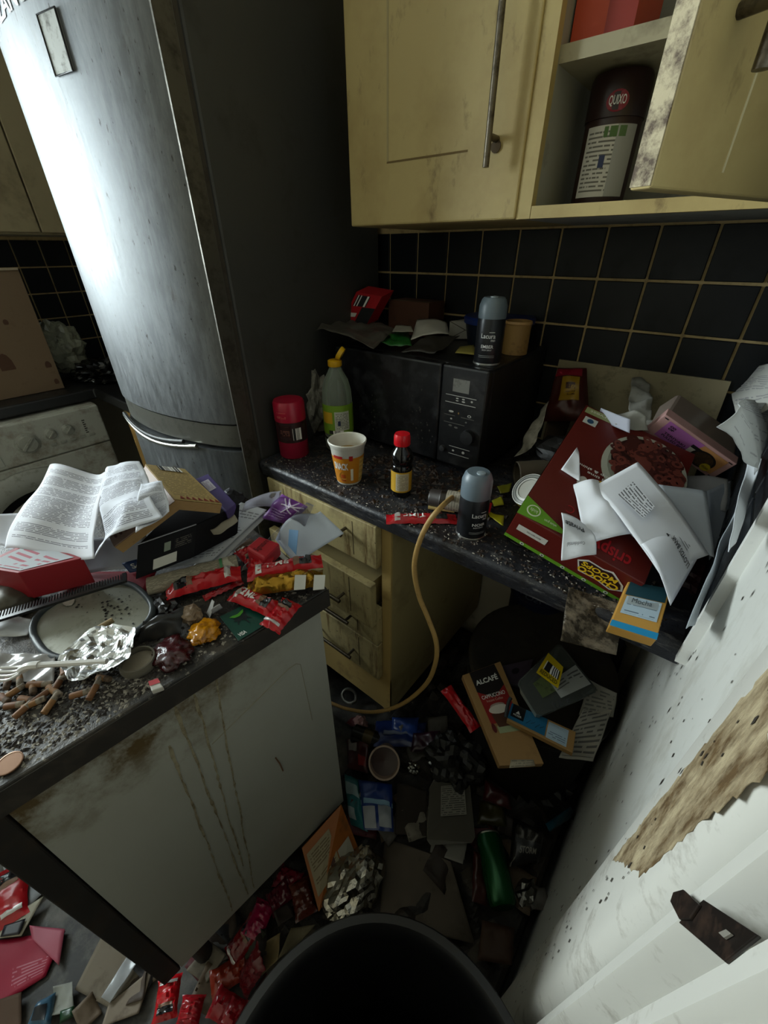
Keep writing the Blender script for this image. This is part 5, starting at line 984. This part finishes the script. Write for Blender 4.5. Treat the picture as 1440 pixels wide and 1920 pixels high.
crumple('bread_crust', 'pale mouldy crust lump beside the orange food remains', 'food', on_p(362,1160), (.016,.014,.012), mat('#7a6650', .7, grime=.4, gs=60), 9, .35, 2.8, 3)
c = on_p(262,1246,.9008); t = thing('jar_lid', 'clear ribbed jar lid lying by the foil lid', 'lid', c); MB().lathe([(.022,0),(.023,.004),(.021,.012),(.019,.012),(.020,.004)], c, 36, cap=False).build('lid_wall', clear_mat('#a8a294',.3,.12), t, smooth=True); MB().lathe([(.0001,.003),(.020,.003)], c, 36, cap=False).build('lid_top', clear_mat('#8d8474',.3,.2,.4), t, smooth=True)
m_, q, sd = qbox('matchbox', 'tiny red and white card box at the worktop edge near the ash', 'box', px4([(284,1296),(306,1288),(296,1272),(278,1278)], .9095), .007, mat('#b3b0a8',.5)); decal(m_, q, (.0,.5,1,1), mat('#a81420',.5), 'red_half')
# sticks of dark tobacco, ash
random.seed(14); mb = MB()
def pgen(a0,a1,b0,b1):
    def f():
        p = pp(random.uniform(a0,a1), random.uniform(b0,b1), 0); return p.x, p.y
    return f
bits(mb, 1700, pgen(-.055,.20,.0,.14), .0008, .003, lambda x,y: .9); bits(mb, 500, pgen(.1,.42,.0,.18), .0008, .0035, lambda x,y: .9)
o = mb.build('ash', mat('#1f1a17', .8, grime=.5, gcol='#4a4038', gs=300)); tag(o, 'black ash and tobacco flakes covering the near worktop', 'ash', kind='stuff')
mb = MB(); bits(mb, 900, pgen(-.055,.16,-.005,.12), .0005, .0022, lambda x,y: .9); bits(mb, 160, pgen(.12,.40,-.005,.04), .0008, .003, lambda x,y: .9)
o = mb.build('ash', mat('#8d877c', .8)); tag(o, 'pale grey ash flakes along the near worktop edge', 'ash', kind='stuff')
c = on_p(18,1432,.9015); t = thing('coin', 'copper coin in the ash at the near end of the worktop', 'coin', c); MB().lathe([(.0125,0),(.0125,.0016),(.0115,.0018),(.0112,.0014),(.0001,.0014)], c, 28).build('disc', mat('#7a5a44',.35,.6), t, smooth=True)

# ================================================================ bin under the worktop
c = Vector((.79,-.37,0)); t = thing('round_bin', 'dark round bin under the worktop, lid askew and piled with packaging', 'bin', c)
MB().lathe([(.15,.0),(.16,.01),(.178,.39),(.186,.40),(.186,.412),(.172,.412),(.160,.02),(.0001,.015)], c, 48, cap=False).build('bin_body', mat('#17140f', .55, grime=.3, gs=12), t, smooth=True)
cl = Vector((.775,-.33,.425)); MB().lathe([(.190,-.012),(.192,.0),(.186,.006),(.17,.006),(.16,.002),(.0001,.004)], cl, 48, ax=(.05,-.10,1)).build('lid', mat('#2a241c', .6, grime=.5, gcol='#120f0b', gs=10), t, smooth=True)
tb = thing('blue_tub', 'dark blue tub with white curved lettering behind the round bin', 'tub', (.70,-.10,0))
MB().lathe([(.07,0),(.085,.44),(.089,.45),(.089,.47),(.08,.475),(.0001,.475)], (.68,-.105,0), 40).build('tub', mat('#0d1530', .5, grime=.3, gs=14), tb, smooth=True)
lettering(tb, 'CLOSURE', lambda x, y: Vector((.68,-.105,0))+Vector(((.052+.020*y)*math.cos(PI*(1.18+.72*x)),(.06+.022*y)*math.sin(PI*(1.18+.72*x)),.4765)), mat('#5a616d',.6), .01)
crumple('bin_liner', 'black sack slumped behind the round bin in the corner', 'bag', Vector((.89,-.10,0)), (.07,.06,.25), mat('#0c1020', .4), 3, .25, 2.2, 4)
# packaging on the bin
ZB = .452
def on_b(u, v, z=ZB): return at(u, v, z=z)
ab, q, sd = qbox('coffee_box', 'brown coffee carton lettered ALCAFE CAPPUCCINO lying on the round bin', 'box', px4([(937,1436),(1020,1432),(938,1240),(867,1266)], [.44,.44,.475,.475]), .02, mat('#9a7748', .6, grime=.1, gs=14))
decal(ab, q, None, mat('#1b1514',.5), 'black_panel', poly=[(.17,.995),(.83,.995),(.86,.76),(.52,.66),(.17,.76)]); decal(ab, q, None, mat('#8a1c18',.5), 'red_panel', poly=[(.17,.76),(.52,.66),(.86,.76),(.88,.42),(.19,.40)], off=.0005)
decal(ab, q, None, mat('#4a2a1a',.5), 'coffee_print', poly=[(.28,.50),(.72,.50),(.64,.36),(.34,.36)], off=.0009); decal(ab, q, None, mat('#c9c2b5',.5), 'froth_print', poly=ell(.50,.535,.24,.045,18), off=.0012); decal(ab, q, None, mat('#9a8a80',.5), 'froth_print', poly=ell(.50,.57,.18,.03,16), off=.0011)
decal(ab, q, (.30,.30,.86,.375), mat('#9aa37e',.5), 'pale_panel'); decal(ab, q, None, mat('#5a1414',.5), 'berry_print', poly=ell(.22,.36,.05,.05,10), off=.001)
ftext(ab, 'ALCAFÉ', q, (.22,.83,.78,.90), M_PWHITE, .03); ftext(ab, 'CAPPUCCINO', q, (.22,.665,.80,.705), M_PWHITE, .01, .0013); ftext(ab, 'Instant Coffee', q, (.30,.625,.70,.65), mat('#c9a090',.5), 0, .0013)
sheet('label', None, None, px4([(955,1440),(1004,1436),(1000,1424),(958,1424)], [.441,.441,.444,.444]), lab('#7a7468','#a39a86',3,9,3.), .001, parent=ab, n=(6,3))
bb_, q, sd = qbox('chocolate_box', 'slim blue and brown chocolate box lying across the coffee carton', 'box', px4([(950,1350),(1074,1412),(1080,1372),(960,1318)], [.475,.485,.49,.478]), .014, mat('#93703f', .55))
decal(bb_, q, (.0,.12,.58,.98), mat('#1b5d80',.4), 'blue_panel'); decal(bb_, q, (.03,.30,.24,.99), mat('#0c0d10',.4), 'black_logo', off=.0009); decal(bb_, q, (.60,.10,.90,.90), print_mat('#9aaebb','#5a6a78',8,7,seed=6.), 'pale_panel'); decal(bb_, q, None, mat('#c3c3c0',.5), 'logo_peak', poly=[(.10,.55),(.135,.72),(.17,.55)], off=.0012)
ftext(bb_, 'MOSER', q, (.07,.40,.20,.5), M_PWHITE, 0, .0013)
for k in range(4): decal(bb_, q, None, mat('#10283a',.4), 'branch_print', poly=[(.28+.07*k,.3+.1*(k%2)),(.34+.07*k,.55),(.345+.07*k,.54),(.29+.07*k,.29+.1*(k%2))], off=.0009)
# clear tray with yellow label
t = thing('salad_tray', 'clear plastic food tray with yellow and white labels on the round bin', 'tray', on_b(1050,1290))
tq = px4([(1010,1340),(1118,1295),(1048,1208),(972,1280)], [.52,.50,.50,.52]); tq = up4(tq); N = qn(tq)
cn = sum(tq, Vector())/4
def ring(f, h): return [cn+(quad(tq,s,u)-cn)*f-N*h for s,u in ((.06,0),(.94,0),(1,.06),(1,.94),(.94,1),(.06,1),(0,.94),(0,.06))]
R3 = [ring(1.06,0),ring(1.0,0),ring(.86,.034)]; mb = MB(); mb.add(R3[0]+R3[1]+R3[2], [(8*j+i,8*j+(i+1)%8,8*(j+1)+(i+1)%8,8*(j+1)+i) for j in range(2) for i in range(8)]+[tuple(range(16,24))]); mb.build('tray', clear_mat('#8d938c',.30,.15), t)
MB().add(ring(1.05,-.001), [tuple(range(8))]).build('lid_film', clear_mat('#9aa09a',.18,.1), t)
decal(t, tq, (.18,.30,.62,.72), mat('#5a6640',.5,grime=.4,gcol='#1d2414',gs=60), 'salad_print', off=.003); decal(t, tq, (.42,.12,.98,.52), print_mat('#a5a7a2','#4a4a4a',6,5,.05,.95,.4,.95,seed=3.), 'white_label', off=.004)
yl = px4([(1005,1262),(1046,1292),(1056,1252),(1028,1225)], .531); yl = up4(yl); decal(t, yl, (0,0,1,1), mat('#c3a80e',.5), 'yellow_label', off=.002); decal(t, yl, (.15,.3,.9,.7), bar_mat(16,4.), 'barcode', off=.003); ftext(t, 'REDUCED', yl, (.1,.08,.9,.25), M_INK, .01, .003)
wl = up4(px4([(1035,1345),(1078,1330),(1072,1300),(1020,1312)], .53)); ftext(t, 'JUICE', wl, (.15,.2,.85,.7), mat('#3a3a3c',.5), .01, .004)
sheet('receipt', 'crumpled white paper with handwriting hanging off the bin', 'paper', px4([(1048,1420),(1112,1428),(1156,1306),(1092,1330)], [.44,.44,.46,.46]), print_mat('#98948a','#4a4a48',12,7,.05,.95,.05,.95,.40,.3,grime=.2,seed=14.), .008, 24, 3, ridge=.008, n=(20,22))
sheet('receipt', 'folded grey white paper tucked behind the salad tray', 'paper', px4([(1085,1340),(1150,1345),(1156,1300),(1105,1275)], [.45,.45,.485,.485]), print_mat('#8d897f','#5a5a55',8,7,grime=.2,seed=17.), .008, 24, 6, ridge=.008, n=(16,14))
ppk, q, sd = qbox('purple_carton', 'dull purple carton with dark roundel under the salad tray', 'box', px4([(945,1278),(985,1290),(1000,1235),(942,1248)], [.44,.44,.45,.45]), .015, mat('#3d3340', .55)); decal(ppk, q, None, mat('#15121a',.5), 'roundel', poly=ell(.45,.6,.14,.14,16))
wrapper('biscuit_wrapper', 'red biscuit wrapper hanging at the left rim of the round bin', at(836,1290,z=.42), at(892,1368,z=.40), .030, seed=13, word=None, dark=False, hgt=.012)
o = MB().tube(spline([on_b(948,1345,.49), on_b(953,1318,.50), on_b(958,1308,.505)],3), .004, 8).build('pen_cap', M_BLACK, smooth=True); tag(o, 'small black cap at the end of the chocolate box', 'cap')

# ================================================================ floor rubbish
def heap(x, y):
    h = .06+.05*nz((x,y,0),9,1)+.03*nz((x,y,0),22,2)
    if x > .5: h += .05*max(0,min(1,(y+1.0)/.3))
    if (x-.79)**2+(y+.37)**2 < .165**2 or (x-.892)**2+(y+1.1625)**2 < .13**2: return .008
    return max(.012, h)
NX, NY = 60, 90; mb = MB()
def hf(s, t):
    x, y = .40+.575*s, -1.15+1.1*t
    return Vector((x, y, heap(x,y)*(min(1,s/.04,(1-s)/.02,t/.06)) ))
mb.grid(hf, NX, NY, 0)
g = G('rubbish'); co = g.coord('Object'); v = g.n('ShaderNodeTexVoronoi', None, Vector=co, Scale=26.0); n1 = g.noise(co, 12, 6, .7)
cr = g.mix(g.ramp(n1,.4,.65), lin('#0f0d0b'), lin('#2c241b')); cr = g.mix(g.mth('MULTIPLY', g.ramp(v.outputs['Color'], .75, .8), .5), cr, lin('#4a4034')); g.bump(n1, .8, .01); M_HEAP = g.fin(cr, .7)
o = mb.build('rubbish_heap', M_HEAP); tag(o, 'dark trodden layer of rubbish covering the floor gap', 'rubbish', kind='stuff')
def on_h(u, v, dz=.006, z0=.12):
    z = z0
    for _ in range(6):
        p = at(u, v, z=z); z = heap(p.x, p.y)+dz if .4 < p.x < .975 and -1.15 < p.y < -.05 else dz
    return at(u, v, z=z)
def hq(P, dz=.008): return [on_h(u, v, dz) for u, v in P]
# cup
c = on_h(722,1440,.0); t = thing('cup', 'pale plastic cup of brown dregs lying in the floor rubbish', 'cup', c); ax = Vector((.35,-.55,.75)).normalized(); c2 = c+Vector((0,0,.05))
MB().lathe([(.026,-.06),(.040,.03),(.0425,.033),(.0425,.036),(.038,.036),(.036,.02),(.026,-.05)], c2, 36, ax=ax, cap=False).build('cup_wall', mat('#8d7868', .5, grime=.3, gs=20), t, smooth=True); MB().lathe([(.0001,.016),(.037,.02)], c2, 30, ax=ax, cap=False).build('dregs', mat('#2a0f08', .4), t)
# left column of packets between the panel and the cup
def packet(lb, P, col, dz=.02, th=.022, seed=0, cat='packet', name='food_packet', rough=.3, metal=0., prints=()):
    t = thing(name, lb, cat, sum(hq(P,0), Vector())/4)
    _, sf = pillow('packet_body', None, None, hq(P, dz), th, mat(col, rough, metal, grime=.25, gcol='#1a1510', gs=22), seed, parent=t)
    for s0,t0,s1,t1,cl in prints: MB().grid(lambda a,b: Vector(sf(s0+(s1-s0)*a,t0+(t1-t0)*b))+Vector((.0003,-.0008,.0018)), 8, 8, 0).build('packet_print', mat(cl,.4), t, smooth=True)
    return t
packet('teal and white packet wedged against the white cabinet side', [(655,1545),(690,1560),(672,1462),(645,1450)], '#175a5e', .04, .03, 1, prints=((.1,.55,.9,.8,'#7a8f90'),(.1,.1,.5,.3,'#8f9a9a')))
packet('blue and silver crisp packet in front of the brown cup', [(682,1555),(738,1560),(735,1470),(672,1462)], '#122c66', .05, .03, 2, prints=((.05,.02,.45,.4,'#8a8d92'),(.55,.05,.95,.45,'#7d8288'),(.0,.46,1,.56,'#6a8aa0')))
packet('dark blue and white carrier scrap above the cup', [(700,1400),(790,1400),(800,1355),(705,1352)], '#1a2a5c', .04, .03, 3, 'bag', 'carrier_bag', prints=((.2,.3,.8,.5,'#6a7080'),))
packet('blue wrapper behind the cup against the drawers', [(735,1380),(780,1385),(785,1345),(735,1345)], '#203a78', .05, .02, 4)
packet('dark purple wrapper right of the blue carrier scrap', [(770,1410),(830,1405),(825,1370),(775,1375)], '#2a1020', .05, .02, 5)
packet('dark red and white pack by the cabinet side, left of the cup', [(652,1440),(690,1450),(690,1395),(650,1385)], '#3a0f14', .05, .03, 6, prints=((.1,.5,.5,.9,'#7a7672'),(.55,.1,.9,.4,'#7a1418')))
crumple('tissue', 'pale pink crumpled tissue on the rubbish below the drawers', 'tissue', on_h(676,1362,.0), (.024,.02,.026), mat('#8f6a64', .75), 3, .4, 2.6, 3)
o = MB().tube([on_h(655,1305,.05)+Vector((.028*math.cos(k*.4),.020*math.sin(k*.4),.008*math.sin(k*.4))) for k in range(16)], .006, 8, closed=True).build('metal_ring', mat('#6a6862',.3,.8), smooth=True); tag(o, 'dull metal ring under the drawer unit', 'ring')
c = on_h(690,1393,.0); t = thing('drink_can', 'black drink can lying below the pink tissue', 'can', c); MB().lathe([(.022,-.05),(.027,-.045),(.027,.045),(.022,.05),(.0001,.049)], c+Vector((0,0,.027)), 28, ax=(.8,.25,.05)).build('can', mat('#12130f',.3,.4), t, smooth=True); MB().lathe([(.0273,-.01),(.0273,.02)], c+Vector((0,0,.027)), 28, ax=(.8,.25,.05), cap=False).build('gold_band', mat('#4a3f22',.4,.3), t, smooth=True)
# clear food container with label
t = thing('food_container', 'clear plastic food container with printed label on the floor rubbish', 'container', on_h(845,1545,0))
cq = up4(hq([(800,1585),(892,1580),(880,1462),(806,1468)], .055)); N = qn(cq); cn = sum(cq,Vector())/4
def ring2(f,h): return [cn+(quad(cq,s,u)-cn)*f-N*h for s,u in ((.08,0),(.92,0),(1,.08),(1,.92),(.92,1),(.08,1),(0,.92),(0,.08))]
R3 = [ring2(1.0,0),ring2(.93,.0),ring2(.86,.04)]; MB().add(sum(R3,[]), [(8*j+i,8*j+(i+1)%8,8*(j+1)+(i+1)%8,8*(j+1)+i) for j in range(2) for i in range(8)]+[tuple(range(16,24))]).build('tub', clear_mat('#837e72',.45,.2), t)
MB().add(ring2(.99,-.001), [tuple(range(8))]).build('lid_film', clear_mat('#8d887c',.25,.12), t); decal(t, cq, (.28,.42,.86,.92), print_mat('#77746a','#33322e',14,7,.04,.96,.03,.97,.42,.2,seed=7.), 'label', off=.004)
sheet('paper_scrap', 'grey white paper corner sticking out below the clear container', 'paper', hq([(806,1598),(868,1620),(878,1570),(810,1572)], .03), mat('#77746c',.7), .003, 30, 4, n=(8,8))
sheet('paper_bag', 'large flattened grey brown paper bag on the floor in front of the bin', 'paper bag', hq([(712,1730),(890,1770),(845,1615),(720,1570)], .014), mat('#4a4136', .8, grime=.3, gcol='#221c14', gs=10), .012, 18, 3, ridge=.01, n=(28,26))
sheet('cloth', 'dark brown cloth between the cup and the clear container', 'cloth', hq([(740,1565),(800,1570),(800,1480),(745,1470)], .035), mat('#221a12', .9), .014, 22, 8, ridge=.01, n=(18,18))
# right side of floor
c = on_h(925,1640,0); t = thing('drink_can', 'green metallic drink can lying at the foot of the right wall', 'can', c); axg = (on_h(912,1575,0)-on_h(940,1700,0)); axg.z = 0; axg.normalize()
MB().lathe([(.0001,-.066),(.025,-.066),(.031,-.058),(.031,.055),(.026,.065),(.026,.068),(.023,.068),(.023,.064),(.0001,.063)], c+Vector((0,0,.033)), 34, ax=axg).build('can', mat('#0f4a22',.25,.5), t, smooth=True); MB().lathe([(.0265,.0645),(.0275,.067),(.0265,.069)], c+Vector((0,0,.033)), 34, ax=axg, cap=False).build('rim', mat('#777a70',.3,.9), t, smooth=True)
t = thing('foil_packet', 'crumpled black and silver foil packet lettered STORM near the green can', 'packet', on_h(985,1590,0))
fq = hq([(955,1625),(1010,1620),(1020,1560),(962,1532)], .06); _, sf = pillow('packet_body', None, None, fq, .03, mat('#33312e',.2,.8,bump=.6,bs=70), 5, parent=t)
MB().grid(lambda a,b: Vector(sf(.15+.8*a,.08+.5*b))+Vector((0,-.0008,.002)), 8, 8, 0).build('black_panel', mat('#0e0e10',.35), t, smooth=True)
lettering(t, 'STORM', lambda x,y: Vector(sf(.25+.55*x,.25+.16*y))+Vector((0,-.001,.0032)), mat('#77746c',.5), .02)
packet('teal blue wrapper against the right wall', [(1030,1560),(1078,1530),(1070,1512),(1022,1545)], '#114a5c', .05, .018, 8, 'wrapper', 'sweet_wrapper')
packet('dark red net wrapper below the bin', [(905,1500),(960,1520),(955,1490),(910,1462)], '#3a1014', .05, .03, 9, 'wrapper', 'sweet_wrapper')
packet('olive green packet half buried below the bin', [(895,1545),(950,1550),(945,1505),(900,1500)], '#2e2a10', .03, .025, 10)
packet('brown card packet at the bottom by the right wall', [(895,1800),(960,1810),(965,1740),(905,1725)], '#3a2414', .03, .02, 11, rough=.7)
packet('dull red packet left of the green can', [(885,1690),(915,1700),(900,1600),(888,1595)], '#3a1612', .03, .02, 12)
crumple('bin_liner', 'black torn sack hanging below the round bin', 'bag', on_h(1000,1480,0)+Vector((-.01,-.02,0)), (.10,.06,.10), mat('#0e0d0c', .55), 7, .4, 2.2, 4)
crumple('bin_liner', 'black bag heaped in front of the bin, left side', 'bag', on_h(850,1450,0), (.075,.06,.075), mat('#11100e', .5), 8, .4, 2.4, 4)
crumple('foil_ball', 'dull silver crushed foil by the right wall', 'foil', on_h(985,1680,0), (.022,.03,.02), foil_mat('#77756e',.3), 3, .4, 2.6, 3)
wrapper('biscuit_wrapper', 'dark wrapper leaning on the black bag below the round bin', on_h(812,1450,.05), on_h(868,1380,.10), .022, m=mat('#2b2520',.4), seed=15, word=None, dark=False)
crumple('foil_ball', 'small crushed silver foil right of the cup', 'foil', on_h(775,1445,.02), (.016,.014,.016), foil_mat('#a9a9a4',.25), 5, .45, 2.8, 3)
crumple('foil_ball', 'crushed pale foil above the clear container', 'foil', on_h(815,1440,.03), (.018,.014,.014), foil_mat('#8d9094',.3), 9, .45, 2.8, 3)
# big foil by the near bin, orange pack
crumple('foil_ball', 'large crumpled silver foil between the cabinet and the near bin', 'foil', on_h(664,1668,.0), (.055,.075,.05), foil_mat('#a8a397',.25), 2, .26, 2.0, 4)
op, q, sd = qbox('food_carton', 'flattened orange and white food carton leaning on the cabinet foot', 'box', [at(598,1710,z=.10), at(672,1590,z=.12), at(640,1508,z=.20), at(566,1590,z=.16)], .006, mat('#8a4c0e', .5, grime=.25, gs=14))
decal(op, q, (.05,.18,.60,.86), print_mat('#8a8068','#5a4a34',14,9,grime=.2,seed=8.), 'white_panel', off=.006); decal(op, q, (.42,.3,.52,.4), mat('#3a1c14',.5), 'dark_mark', off=.007); decal(op, q, (.62,.04,.9,.4), mat('#8a867a',.5), 'pale_flash', off=.006)
RW = [([(345,1795),(430,1740),(475,1690),(400,1770)],'x')]
red_items = [('red wrapper pressed along the cabinet foot, nearest the orange carton', (560,1660), (520,1640), '#6a0f22'), ('dark crimson wrapper on the floor under the cabinet edge', (505,1700), (545,1660), '#4a0c1a'), ('magenta wrapper beside the near bin rim', (470,1760), (500,1690), '#8a0f3a'), ('red wrapper with dark print beneath the cabinet edge', (430,1800), (480,1730), '#6a0c14'), ('orange red wrapper next to the near bin', (395,1850), (470,1800), '#7a2410'), ('dark red folded wrapper left of the near bin', (455,1850), (490,1790), '#5a0c14'), ('brown red wrapper between foil and orange carton', (575,1720), (560,1650), '#4a1c10'), ('bright red wrapper at the foot of the cabinet door', (320,1830), (308,1915), '#a80f18'), ('red and white wrapper at the bottom edge beside the bin', (365,1865), (350,1925), '#8a0f18'), ('plain red card wrapper at the bottom edge near the bin', (400,1875), (455,1910), '#7a0d16')]
for k, (lb, a_, b_, cl) in enumerate(red_items):
    wrapper('biscuit_wrapper', lb, on_h(*a_, .02+.003*k, 0.05), on_h(*b_, .02+.003*k, 0.05), .045, m=mat(cl,.25,grime=.25,gcol='#2a060a',gs=26), seed=20+k, word=None, dark=(k in (3,7)), hgt=.012)
for k, (lb, P, cl) in enumerate((('tan card scrap beside the red wrappers at the bin rim', [(490,1830),(520,1800),(530,1745),(500,1765)], '#6a5a3a'), ('pale torn paper by the near bin rim', [(520,1800),(560,1770),(590,1735),(545,1740)], '#5f563f'), ('grey card strip at the near corner of the cabinet foot', [(350,1820),(385,1845),(425,1790),(395,1765)], '#6a6254'), ('dark green film scrap under the cabinet edge', [(440,1790),(455,1810),(500,1750),(480,1735)], '#1f2616'))):
    sheet('paper_scrap', lb, 'paper', [on_h(u,v,.03,.05) for u,v in P], mat(cl,.7,grime=.3,gs=20), .006, 30, k, ridge=.004, n=(10,10))
# ---- near bin
c = Vector((.892,-1.1625,0)); rt, zt_ = .162, .71; t = thing('kitchen_bin', 'tall open black plastic bin close to the camera', 'bin', c)
MB().lathe([(.12,.0),(.125,.008),(rt-.012,zt_-.03),(rt-.004,zt_-.012),(rt,zt_-.004),(rt-.002,zt_),(rt-.010,zt_+.001),(rt-.016,zt_-.006),(rt-.022,zt_-.03),(.115,.02),(.0001,.015)], c, 72, cap=False).build('bin_body', mat('#0a0a0b', .35), t, smooth=True)
crumple('bin_liner', 'dark crumpled waste down inside the near black bin', 'bag', c+Vector((0,0,.25)), (.10,.10,.08), mat('#0c100c', .5), 4, .3, 2.4, 4)
# ---- floor at lower left
def fz(P, z=.006): return [at(u, v, z=z) for u, v in P]
sheet('booklet', 'crimson booklet with faint print on the floor at the lower left', 'booklet', fz([(-20,1900),(85,1830),(122,1745),(-20,1765)], .008), print_mat('#8e1430','#b06a78',16,9,.35,.9,.15,.5,.42,.2,rough=.5,seed=3.), .004, 18, 3, n=(12,10), thick=.003)
sheet('booklet', 'paler pink back page folded over the crimson booklet', 'booklet', fz([(60,1760),(110,1810),(122,1742),(55,1735)], .016), mat('#a04a5c',.55), .003, 18, 4, n=(8,8))
sheet('leaflet', 'white leaflet with dark photo at the left edge of the floor', 'leaflet', fz([(-10,1760),(40,1755),(82,1680),(10,1725)], .02), mat('#9a9484',.6), .002, 18, 5, n=(8,8))
sheet('photo_print', 'dark photo print lying on the white leaflet', 'photo', fz([(0,1757),(36,1752),(48,1722),(8,1735)], .025), mat('#15131c',.4), .001, n=(5,5))
sheet('paper_scrap', 'white rectangular paper against the foot of the cabinet door', 'paper', fz([(30,1725),(85,1670),(40,1632),(0,1600)], .012), mat('#8d9096',.7), .003, 20, 6, n=(8,8))
wrapper('biscuit_wrapper', 'red wrapper with dark print at the far left of the floor', at(18,1735,z=.02), at(20,1625,z=.02), .07, seed=41, word=None, hgt=.014)
sheet('cardboard_piece', 'flattened tan cardboard with a fold on the floor below the cabinet', 'cardboard', fz([(140,1855),(205,1890),(285,1800),(190,1755)], .010), mat('#6a6050',.75,grime=.25,gs=14), .004, 16, 7, n=(14,12), thick=.003)
sheet('cardboard_piece', 'second tan cardboard panel with torn edge beside the bright red wrapper', 'cardboard', fz([(190,1925),(260,1900),(288,1815),(205,1880)], .016), mat('#75695a',.75,grime=.25,gs=14), .005, 16, 8, n=(14,12), thick=.003)
sheet('plastic_film', 'clear shiny film strip across the tan cardboard', 'film', fz([(190,1870),(205,1880),(262,1800),(240,1790)], .026), clear_mat('#c9ccd0',.45,.1), .004, 40, 9, ridge=.005, n=(16,8))
packet('blue silver sweet packet at the bottom left of the floor', [(50,1925),(95,1925),(105,1860),(70,1880)], '#3a5a70', .02, .025, 15, prints=((.2,.2,.8,.7,'#10141c'),))
sheet('paper_scrap', 'grey crumpled paper right of the crimson booklet', 'paper', fz([(95,1905),(140,1895),(135,1840),(100,1850)], .02), mat('#7f8078',.7,grime=.2,gs=20), .010, 34, 12, ridge=.010, n=(16,14))
packet('small dark green packet by the grey crumpled paper', [(112,1920),(140,1905),(140,1885),(112,1895)], '#173a22', .02, .015, 16)
sheet('cardboard_piece', 'brown torn cardboard in the bottom left corner', 'cardboard', fz([(-20,1935),(40,1925),(40,1860),(-20,1880)], .018), mat('#4a3524',.8), .004, 18, 13, n=(8,8), thick=.003)
random.seed(77)
cols = {'#3a2c20':'brown','#5a4a38':'tan','#1c1814':'black','#6a6458':'pale grey','#4a1016':'dark red','#2a2a2e':'slate','#24180f':'dark brown','#54504a':'grey'}; USED = {}
NEAR = [('by the brown cup',722,1440),('by the blue crisp packet',705,1520),('beside the clear container',845,1525),('by the green can',925,1640),('beside the STORM packet',985,1590),('under the drawer unit',690,1350),('on the grey paper bag',780,1660),('below the round bin',930,1470),('right of the cup by the foil',790,1445),('near the big foil ball',640,1680),('by the near bin rim',500,1800),('at the foot of the white cabinet',430,1740),('beside the bright red wrapper',320,1860),('on the tan cardboard',215,1840),('by the wall near the teal wrapper',1040,1540),('left of the blue wrapper',760,1380)]
def scrap(u, v, k, z=None):
    p = on_h(u, v, .012+.012*random.random(), .05) if z is None else at(u, v, z=z); s = random.uniform(.018,.04); a = random.random()*6.28
    cl = random.choice(list(cols)); near = min(NEAR, key=lambda q: (q[1]-u)**2+(q[2]-v)**2)[0]; lb = 'small '+cols[cl]+' torn scrap in the rubbish '+near
    n_ = USED.get(lb, 0); USED[lb] = n_+1
    if n_: lb = lb.replace('small', ('smaller','curled','flat','crooked','tilted')[min(n_-1,4)], 1)
    ex = Vector((math.cos(a),math.sin(a),random.uniform(-.3,.5)))*s; ey = Vector((-math.sin(a),math.cos(a),random.uniform(-.3,.5)))*s*random.uniform(.5,1.2)
    o = sheet('rubbish_scrap', lb, 'scrap', [p-ex-ey,p+ex-ey,p+ex+ey,p-ex+ey], mat(cl,.65,grime=.3,gs=30), .008, 40, k, ridge=.006, n=(7,7), group='scraps in the floor rubbish')
k = 0
for i in range(46):
    u, v = random.uniform(660,1010), random.uniform(1340,1720)
    if (u > 850 and v < 1440) or v > 1560+(u-660)*.5: continue
    scrap(u, v, k); k += 1
for i in range(14): scrap(random.uniform(360,560), random.uniform(1680,1860), k+i)
for i in range(4): scrap(random.uniform(120,300), random.uniform(1790,1920), k+20+i, .015)
